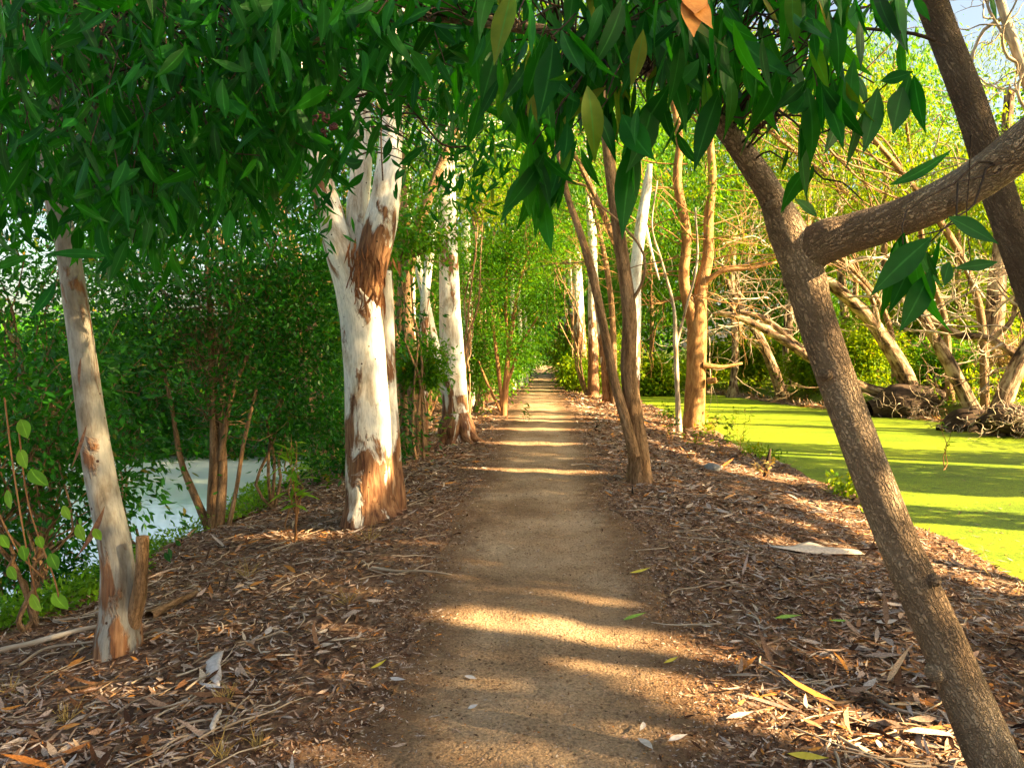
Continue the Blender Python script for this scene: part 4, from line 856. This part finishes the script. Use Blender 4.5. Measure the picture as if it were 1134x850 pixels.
# undergrowth on the far bank and hillside
def far_bank(N):
    y = rng.uniform(12, 70, N); x = bankx(y)+.4+rng.uniform(0, 1, N)**1.4*18; pt = nA(np.stack([x, y, 0*x], -1)*.8) > -1.0
    return np.stack([x, y, 0*x], 1)[pt]
carpet('undergrowth', 'sunlit yellow-green undergrowth covering the far bank', 'undergrowth', 60000, far_bank, .16, 'bright', 1.1)
# mound shrubs on the far bank
rb = [(900, 400, 33, 1.1, 'bright', 'low sunlit bush on the far bank left of the fallen trunk'), (955, 385, 32, 1.6, 'bright', 'round yellow-green bush above the fallen trunk'), (1040, 400, 26, 1.2, 'mid', 'green bush between the two leaning trunks'), (1000, 360, 36, 2.6, 'bright', 'tall sunlit bush behind the leaning trunks'), (1075, 330, 34, 2.6, 'bright', 'sunlit bush behind the bleached branches'), (840, 390, 40, 1.6, 'bright', 'yellow-green bush at the channel bend'), (790, 400, 44, 1.6, 'bright', 'bush beyond the channel, right behind the orange-brown tree'), (725, 415, 40, 1.3, 'bright', 'bush behind the dead sapling'), (1130, 400, 25, 1.2, 'straw', 'heap of dry grass at the right edge of the far bank'), (890, 330, 44, 3.2, 'mid', 'green tree behind the dark leaning trunks'), (950, 250, 40, 4, 'bright', 'tall yellow-green tree behind the foreground fork'), (820, 260, 42, 4, 'mid', 'weeping green tree beyond the channel bend'), (720, 300, 46, 4.4, 'mid', 'green tree behind the broken white gum'), (1060, 200, 34, 3.4, 'bright', 'weeping yellow-green tree above the leaning paperbarks'), (900, 130, 34, 4, 'bright', 'high yellow-green crown behind the hanging leaves'), (780, 150, 40, 4.5, 'mid', 'high green crown behind the dark leaf cluster'), (1140, 230, 30, 2.6, 'bright', 'yellow-green tree at the right edge behind the dark trunk'), (700, 200, 50, 5, 'mid', 'tall lit tree behind the twin-stem tree'), (990, 90, 36, 3.2, 'mid', 'feathery crown left of the bright sky gap')]
for x, y, D, rr, lf, lab in rb:
    c = P(x, y, D); b = on(c); t = empty('bank_bush' if rr < 3 else 'bank_tree', b, lab, 'bush' if rr < 3 else 'tree'); C = Mesh(); S = Mesh()
    weep = rr > 3
    tips = foliage(C, [(c, (rr, rr, rr*(.8 if weep else .7)), int(3600+2000*rr)), (c-np.array([0, 0, rr*.5]), (rr, rr, rr*.4), 2500)], max(.12, D*.0055)*(1.25 if weep else 1), .2 if weep else .45, rr*.12+.08, 22, 1.8 if weep else .3, L_FAR, mask=True)
    if weep:
        ln, _ = tube(S, [b-np.array([0, 0, .2]), (b+c)/2+rng.normal(0, .3, 3), c+np.array([0, 0, rr*.4])], [.22, .14, .06], step=.4, sides=12, rough=.08); limbs_to(S, ln, tips, .05, 14, tmin=.3)
    else:
        for q in tips[rng.choice(len(tips), 16, replace=False)]: branch(S, b, q, .03, .006, .05, 5, 5, .04)
    S.build('trunk' if weep else 'stem', MAT['brown'], t); C.build('crown' if weep else 'foliage', MAT[lf], t)
# ---- unseen trees added right of the frame, with holed crowns, to shade the path
kk = 0
for (x, y, hgt_, w) in [(13.5, -9, 8, 2.8), (9.5, -7, 8, 2.8), (14.5, -5, 9, 2.8), (13.4, -1.2, 9, 2.6), (14.6, 2.6, 9.5, 2.8), (13.6, 6.2, 9, 2.6), (14.8, 9.8, 9, 2.6), (14.2, 13.2, 8.5, 2.3), (16.5, -12, 9, 2.8), (17.5, 0.5, 10, 3), (17.5, 7.5, 10, 3)]:
    b = on((x, y, 0)); hgt_ += 3.2; c = b+np.array([0, 0, hgt_*.55]); t = empty('bank_tree', b, ['dense', 'crooked', 'bushy', 'leafy', 'full', 'broad', 'thick', 'spreading', 'tall', 'old', 'massive', 'smaller', 'rounded', 'low'][kk]+' unseen tree added on the right bank to shade the path', 'tree', 'unseen trees added to shade the path'); kk += 1
    C = Mesh(); S = Mesh()
    tips = foliage(C, [(c, (w, w, hgt_*.5), 13000), (b+np.array([0, 0, 1.3]), (w*.9, w*.9, 1.5), 2600)], .21, .5, .45, 26, .4, L_FAR, mask=True)
    ln, _ = tube(S, [b-np.array([0, 0, .2]), b+np.array([.2, .1, hgt_*.4]), b+np.array([0, .2, hgt_*.9])], [.22, .15, .04], step=.4, sides=12, rough=.08); limbs_to(S, ln, tips, .035, 12, tmin=.2)
    S.build('trunk', MAT['paper'], t); C.build('crown', MAT['mid'], t)
# ---- distant woods
def wood(name, label, blobs, size, leaf, trunks):
    C = Mesh(); foliage(C, blobs, size, .5, .7, 22, .4, L_FAR); o = C.build(name, MAT[leaf]); tag(o, label, 'woodland', kind='stuff')
bl = []
for a in np.linspace(-1.25, -.10, 17):
    R = 48+rng.normal(0, 4); hh_ = (3.0 if a < -.34 else 8)+rng.uniform(0, 1.5)
    bl.append(((R*math.sin(a), R*math.cos(a), hh_*.45), (4.5, 4, hh_*.55), 2600))
for a in np.linspace(.02, .95, 16):
    R = 62+rng.normal(0, 4); hh_ = 24+rng.uniform(-3, 4)
    bl.append(((R*math.sin(a), R*math.cos(a), hh_*.45), (5, 4, hh_*.55), 5600))
for x in (-12, -7, 5, 10): bl.append(((x, 80+rng.normal(0, 3), 8), (5, 5, 9), 3600))
for x in (-8, 0, 8): bl.append(((x, 128, 8), (6, 5, 9), 3600))
for x, y in ((-6.5, 33), (-8, 42), (-14, 52)): bl.append(((x, y, 4), (2.6, 4, 4.5), 4200))
wood('distant_woods', 'mass of green woodland closing the view all round', bl, .5, 'mid', 0)
# overhead canopy between the row trees
cn = Mesh()
for k, (x, y, D, rx, rz, N) in enumerate([(520, 90, 16, 3, 1.6, 4200), (600, 120, 20, 3, 1.8, 4200), (560, 40, 13, 2.4, 1.2, 3600), (640, 180, 26, 3.4, 2, 4200), (450, 120, 18, 2.6, 1.8, 3600), (772, 100, 20.5, 3, 1.6, 3200), (870, 60, 18, 3.6, 1.6, 3600), (250, 120, 14, 3.6, 2.4, 12000), (90, 170, 14, 3.2, 2.6, 12000), (380, 220, 20, 3, 2.5, 3600), (820, 200, 24, 3, 1.8, 2600), (1000, 130, 22, 2.6, 1.6, 2200)]):
    c = P(x, y, D); b = on(c+np.array([(-1 if c[0] < 0 else 1)*(2.3+abs(c[0]))*.0, 0, 0])); b = on(np.array([math.copysign(max(abs(c[0]), 2.6), c[0]), c[1]+.6, 0]))
    if b[0] < -5 and b[1] < 20: b = on(np.array([-4.2, b[1], 0]))
    if b[0] > 4.1: b = on(np.array([max(b[0], bankx(b[1])+.6), b[1]+4, 0]))
    t = empty('canopy_tree', b, ['leafy gum whose crown closes the view above the second white gum', 'green crown arching over the middle of the path', 'thin-leaved crown behind the arching branch', 'green crown over the far right-hand gums', 'crown behind the forks of the thick white gum', 'crown above the twin-stem tree', 'crown between the leaf cluster and the dark leaning trunk', 'tree crown over the pond behind the overhanging leaves', 'tree crown at the left edge beyond the pond', 'crown low behind the thick forked gum', 'crown above the channel behind the foreground fork', 'crown in front of the bright sky at the upper right'][k], 'tree', 'trees whose crowns close the canopy'); C = Mesh(); S = Mesh()
    tips = foliage(C, [(c, (rx, rx*.8, rz), N)], max(.1, D*.0065)*(1.5 if k in (7, 8) else 1), .3, .3, 24, .9, L_FAR, mask=True)
    ln, _ = tube(S, [b-np.array([0, 0, .3]), b+(c-b)*np.array([.15, .15, .5]), c+np.array([0, 0, rz*.3])], [.13, .1, .04], step=.4, sides=10, rough=.06, hgt=[.3, 0, -.1]); limbs_to(S, ln, tips, .03, 16, tmin=.45)
    S.build('trunk', MAT['gum' if k in (0, 4) else 'brown'], t); C.build('crown', MAT['shrub' if k in (7, 8) else ('mid' if k not in (2, 4, 10, 11) else 'bright')], t)
# ================================================================== SMALL THINGS ON THE BANKS
for x, y, hh_, nn, lf, lab in [(742, 492, .75, 40, 'mid', 'green plant right of the twin-stem tree at the bank edge'), (770, 500, .35, 24, 'bright', 'low sprout left of the grey stone'), (800, 505, .7, 44, 'bright', 'yellow-green weed behind the grey stone'), (820, 498, .85, 40, 'bright', 'tall thin weed at the water edge right of the stone'), (735, 470, .6, 34, 'mid', 'leafy weed near the dead sapling'), (845, 530, .3, 20, 'straw', 'dry weed at the foot of the pointed stake'), (790, 480, .5, 20, 'straw', 'dry yellow stalks at the foot of the orange-brown tree')]:
    plant('bank_weed', lab, x, y, hh_*1.15, int(nn*1.8), .13, lf, .2, .35, 'weed', 'weeds on the right bank', stemr=.004)
t = plant('water_weed', 'spindly yellow-green sprig standing in the green water', 1046, 520, .6, 22, .09, 'bright', .04, .3, 'weed', D=8.5, stemr=.006)
for k, (x, y, lab) in enumerate([(985, 520, 'small dry sprig in the water right of the foreground trunk'), (1030, 560, 'wispy dry grass in the bright water'), (1080, 640, 'sparse reeds near the water edge at the right'), (960, 565, 'low straw-coloured weed at the near water edge')]):
    plant('dry_weed', lab, x, y, .3, 16, .1, 'straw', .1, .08, 'weed', 'dry weeds in the green water', stemr=.0025)
M = Mesh(); b = G(850, 528); D = depth(b); pixtube(M, [(848, 534, 9, D), (850, 515, 7, D), (853, 497, 3, D)], step=.05, sides=9, rough=.1); tag(M.build('stake', MAT['dark'], origin=b), 'dark pointed stick standing upright at the water edge', 'stick')
def rock(label, px, py, sx, sy, sz):
    b = G(px, py); u, v = np.meshgrid(np.linspace(0, 2*PI, 28, endpoint=False), np.linspace(-PI/2, PI/2, 16)); 
    d = np.stack([np.cos(u)*np.cos(v), np.sin(u)*np.cos(v), np.sin(v)], -1); f = 1+.12*SN(31, 2.2)(d)+.04*SN(32, 7)(d)
    V = b+d*f[..., None]*np.array([sx, sy, sz]); F = [(r*28+c_, r*28+(c_+1) % 28, (r+1)*28+(c_+1) % 28, (r+1)*28+c_) for r in range(15) for c_ in range(28)]
    M = Mesh(); M.add(V.reshape(-1, 3), np.array(F)); tag(M.build('stone', MAT['stone'], origin=b), label, 'stone')
rock('rounded dark grey stone on the right bank', 789, 520, .14, .12, .11)
rock('small brown stone on the left side of the path', 430, 645, .035, .03, .02)
# fallen sticks, bark and single leaves
def stick(label, pl, w, m='dead', cat='stick', name='fallen_stick'):
    pts = []; 
    for x, y in pl: g = G(x, y); pts.append(g+np.array([0, 0, .02+w*.3]))
    D = depth(pts[0]); M = Mesh(); r0 = w*.5; tube(M, pts, np.linspace(r0, r0*.55, len(pts)), step=.05, sides=10, rough=.1, freq=20)
    tag(M.build(name, MAT[m], origin=pts[0]), label, cat)
stick('grey fallen branch at the left edge near the slender gum', [(-10, 728), (40, 716), (90, 702), (125, 696)], .045)
stick('thin pale stick below the grey fallen branch', [(20, 742), (50, 722), (90, 716), (130, 712)], .02)
stick('pale stick lying left of the slender gum', [(60, 690), (85, 688), (105, 684)], .018)
stick('pale broken stick on the left edge of the path', [(412, 632), (440, 636), (470, 636), (500, 640)], .022)
stick('short brown log behind the slender gum', [(165, 688), (190, 675), (218, 662)], .07, 'brown', 'log', 'fallen_log')
stick('long thin branch lying along the right bank edge', [(795, 520), (850, 545), (900, 565), (960, 580)], .016)
stick('forked dry stick by the foot of the foreground trunk', [(960, 772), (990, 790), (1030, 800), (1050, 812)], .018)
stick('reddish stick across the litter left of the path', [(60, 770), (120, 760), (180, 752)], .016, 'brown')
stick('dark stick in the litter right of the path', [(880, 780), (930, 784), (980, 776), (1020, 790)], .018, 'dark')
stick('small curved twig on the right side of the path', [(632, 517), (650, 516), (668, 519)], .03, 'dead')
def flake(name, label, cat, pts, m, lift=.03, curl=.02, seed=0):
    """a thin curled sheet with the given outline (photo px), lying on the ground"""
    g = [G(x, y) for x, y in pts]; c = np.mean(g, 0); n = len(g); r_ = np.random.default_rng(seed)
    rings = []; 
    for s in (1, .66, .33, .02):
        for q in g: 
            p = c+(q-c)*s; d = np.linalg.norm((q-c)[:2])*s; p = on(p, .012+lift*(1-s**2)*.5+curl*s*math.sin(3*math.atan2(q[1]-c[1], q[0]-c[0]))**2); rings.append(p)
    top = np.array(rings); bot = top-np.array([0, 0, .004]); V = np.vstack([top, bot]); F = []; N = len(top)
    for r in range(3):
        for i in range(n): a = (r*n+i, r*n+(i+1) % n, (r+1)*n+(i+1) % n, (r+1)*n+i); F += [a, tuple(q+N for q in a[::-1])]
    for i in range(n): F.append((i, i+N, (i+1) % n+N, (i+1) % n))
    M = Mesh(); M.add(V, np.array(F)); tag(M.build(name, MAT[m], origin=c), label, cat)
flake('bark_slab', 'long pale slab of shed bark on the right bank', 'bark', [(843, 607), (870, 609), (895, 603), (905, 604), (915, 610), (950, 612), (958, 616), (930, 617), (915, 615), (900, 614), (870, 612)], 'palebark', .05)
flake('bark_piece', 'pale grey torn bark piece on the left bank', 'bark', [(228, 738), (238, 726), (248, 728), (244, 740), (246, 752), (243, 764), (236, 760), (228, 750)], 'greyleaf', .05, .04)
flake('bark_piece', 'small grey bark piece beside the torn one', 'bark', [(220, 762), (238, 764), (252, 770), (236, 768)], 'greyleaf')
flake('bark_strip', 'brown curled bark strip below the torn grey bark', 'bark', [(232, 812), (238, 795), (244, 790), (246, 794), (240, 806), (236, 818)], 'palebark', .05)
def fleaf(label, x0, y0, x1, y1, w, m, lift=.02, cat='leaf'):
    a, b = G(x0, y0)+np.array([0, 0, lift]), G(x1, y1)+np.array([0, 0, lift]); L = np.linalg.norm(b-a); M = Mesh()
    leaves(M, [a], [b-a], L, w*depth(a)/FP, L_NEAR, bend=.1, up=np.array([[0, -.25, 1.]])); o = M.build('fallen_leaf', MAT[m], origin=a); tag(o, label, cat, 'single leaves that stand out on the ground')
for a in [('yellow leaf at the foot of the foreground trunk', 1062, 782, 1078, 800, 8, 'yellowleaf', .05), ('large yellow-green leaf at the bottom edge of the picture', 872, 842, 918, 852, 12, 'yellowleaf', .03), ('pale tan leaf in the sunlit litter', 804, 800, 832, 793, 8, 'palebark'), ('green leaf on the right side of the path', 690, 690, 712, 682, 6, 'greenleaf'), ('yellow leaf at the right path edge', 697, 637, 722, 635, 5, 'yellowleaf'), ('yellow-green leaf in the right-hand litter', 858, 688, 882, 684, 7, 'greenleaf'), ('orange leaf right of the slender gum', 165, 713, 182, 708, 8, 'orangeleaf'), ('orange leaf low in the left litter', 62, 812, 92, 806, 9, 'orangeleaf'), ('tan leaf low in the left litter', 74, 742, 96, 732, 9, 'orangeleaf'), ('orange-pink leaf near the left path edge', 294, 706, 302, 698, 8, 'palebark'), ('orange leaf in the upper left litter', 276, 652, 292, 646, 7, 'orangeleaf'), ('pale leaf in the left litter near the path', 348, 720, 370, 716, 8, 'palebark'), ('small white curled leaf on the path', 514, 752, 530, 756, 6, 'greyleaf'), ('white leaf in the lower middle of the path', 518, 789, 529, 785, 6, 'greyleaf'), ('yellow leaf lying left of the path centre', 410, 744, 430, 738, 5, 'yellowleaf'), ('grey leaf lying left of the path centre', 432, 754, 446, 761, 7, 'greyleaf'), ('tan leaf of the cluster at the lower path edge', 706, 822, 730, 834, 9, 'palebark'), ('upright grey leaf of the cluster at the lower path edge', 712, 806, 716, 820, 6, 'greyleaf', .03), ('pinkish leaf beside the cluster at the lower path edge', 740, 828, 758, 820, 8, 'greyleaf', .03), ('tan leaf on the right bank', 970, 692, 996, 694, 9, 'palebark'), ('yellow leaf at the right end of the sun streak', 735, 738, 752, 733, 5, 'yellowleaf'), ('yellow-green leaf on the right bank above the green leaf', 918, 690, 942, 692, 4, 'greenleaf')]: fleaf(*a)
# dry grass tufts
for k, (x, y, lab) in enumerate([(10, 770, 'dry straw tuft at the left edge of the picture'), (250, 778, 'dry straw tuft beside the torn bark'), (285, 830, 'straw tuft at the lower left of the path'), (75, 800, 'straw tuft in the lower left litter'), (410, 600, 'straw tuft at the foot of the forked gum'), (385, 668, 'straw tuft at the left path edge'), (275, 640, 'curled dry grass in the upper left litter'), (245, 840, 'straw tuft at the bottom left')]):
    b = G(x, y); t = empty('grass_tuft', b, lab, 'grass tuft', 'dry grass tufts on the left bank'); C = Mesh(); n_ = 26
    d = rng.normal(0, .55, (n_, 3)); d[:, 2] = rng.uniform(.4, 1, n_); L = rng.uniform(.06, .16, n_)*min(1.6, depth(b)/4); leaves(C, b+rng.normal(0, .012, (n_, 3)), d, L, .004, L_MID, bend=rng.normal(0, .5, n_)); C.build('blades', MAT['straw'], t)

# ================================================================== LIGHT, SKY, CAMERA
for o in bpy.data.objects:
    if '_o' in o: del o['_o']
w = bpy.data.worlds.new('World'); SC.world = w; w.use_nodes = True; nt = w.node_tree
sky = nt.nodes.new('ShaderNodeTexSky'); sky.sky_type = 'NISHITA'; sky.sun_disc = False
az = math.atan2(-TR[0], -TR[1])             # compass angle of the sun, from +Y towards +X
sky.sun_elevation = SEL; sky.sun_rotation = az; sky.air_density = 1.0; sky.dust_density = 4.0; sky.ozone_density = .6
bg = nt.nodes['Background']; bg.inputs[1].default_value = .05; 
tn = nt.nodes.new('ShaderNodeMix'); tn.data_type = 'RGBA'; tn.blend_type = 'MULTIPLY'; tn.inputs[0].default_value = 1
tn.inputs[7].default_value = (1.0, .94, .84, 1); nt.links.new(sky.outputs[0], tn.inputs[6]); nt.links.new(tn.outputs[2], bg.inputs[0])
sd = bpy.data.lights.new('sun', 'SUN'); sd.energy = 4.8; sd.angle = math.radians(.5); sd.color = (1.0, .74, .38)
so = bpy.data.objects.new('sun', sd); COL.objects.link(so)
from mathutils import Vector
so.rotation_euler = Vector(TRAV).to_track_quat('-Z', 'Y').to_euler(); so.location = (20, -10, 12)
cd = bpy.data.cameras.new('camera'); cd.sensor_width = 36; cd.lens = 36*FP/1134; cd.clip_end = 1000; cd.clip_start = .05
co = bpy.data.objects.new('camera', cd); COL.objects.link(co); co.location = CAM
co.rotation_euler = (PI/2-PITCH, 0, YAW); SC.camera = co
SC.view_settings.view_transform = 'Standard'; SC.view_settings.look = 'None'; SC.view_settings.exposure = 3.12; SC.view_settings.gamma = 1.0
SC.render.engine = 'CYCLES'
cy = SC.cycles; cy.use_denoising = True; cy.max_bounces = 6; cy.diffuse_bounces = 4; cy.glossy_bounces = 2; cy.transmission_bounces = 4; cy.sample_clamp_indirect = 6
try: cy.denoiser = 'OPENIMAGEDENOISE'
except Exception: pass
cy.use_adaptive_sampling = True; cy.adaptive_threshold = .02
print('verts', sum(len(m.vertices) for m in bpy.data.meshes))
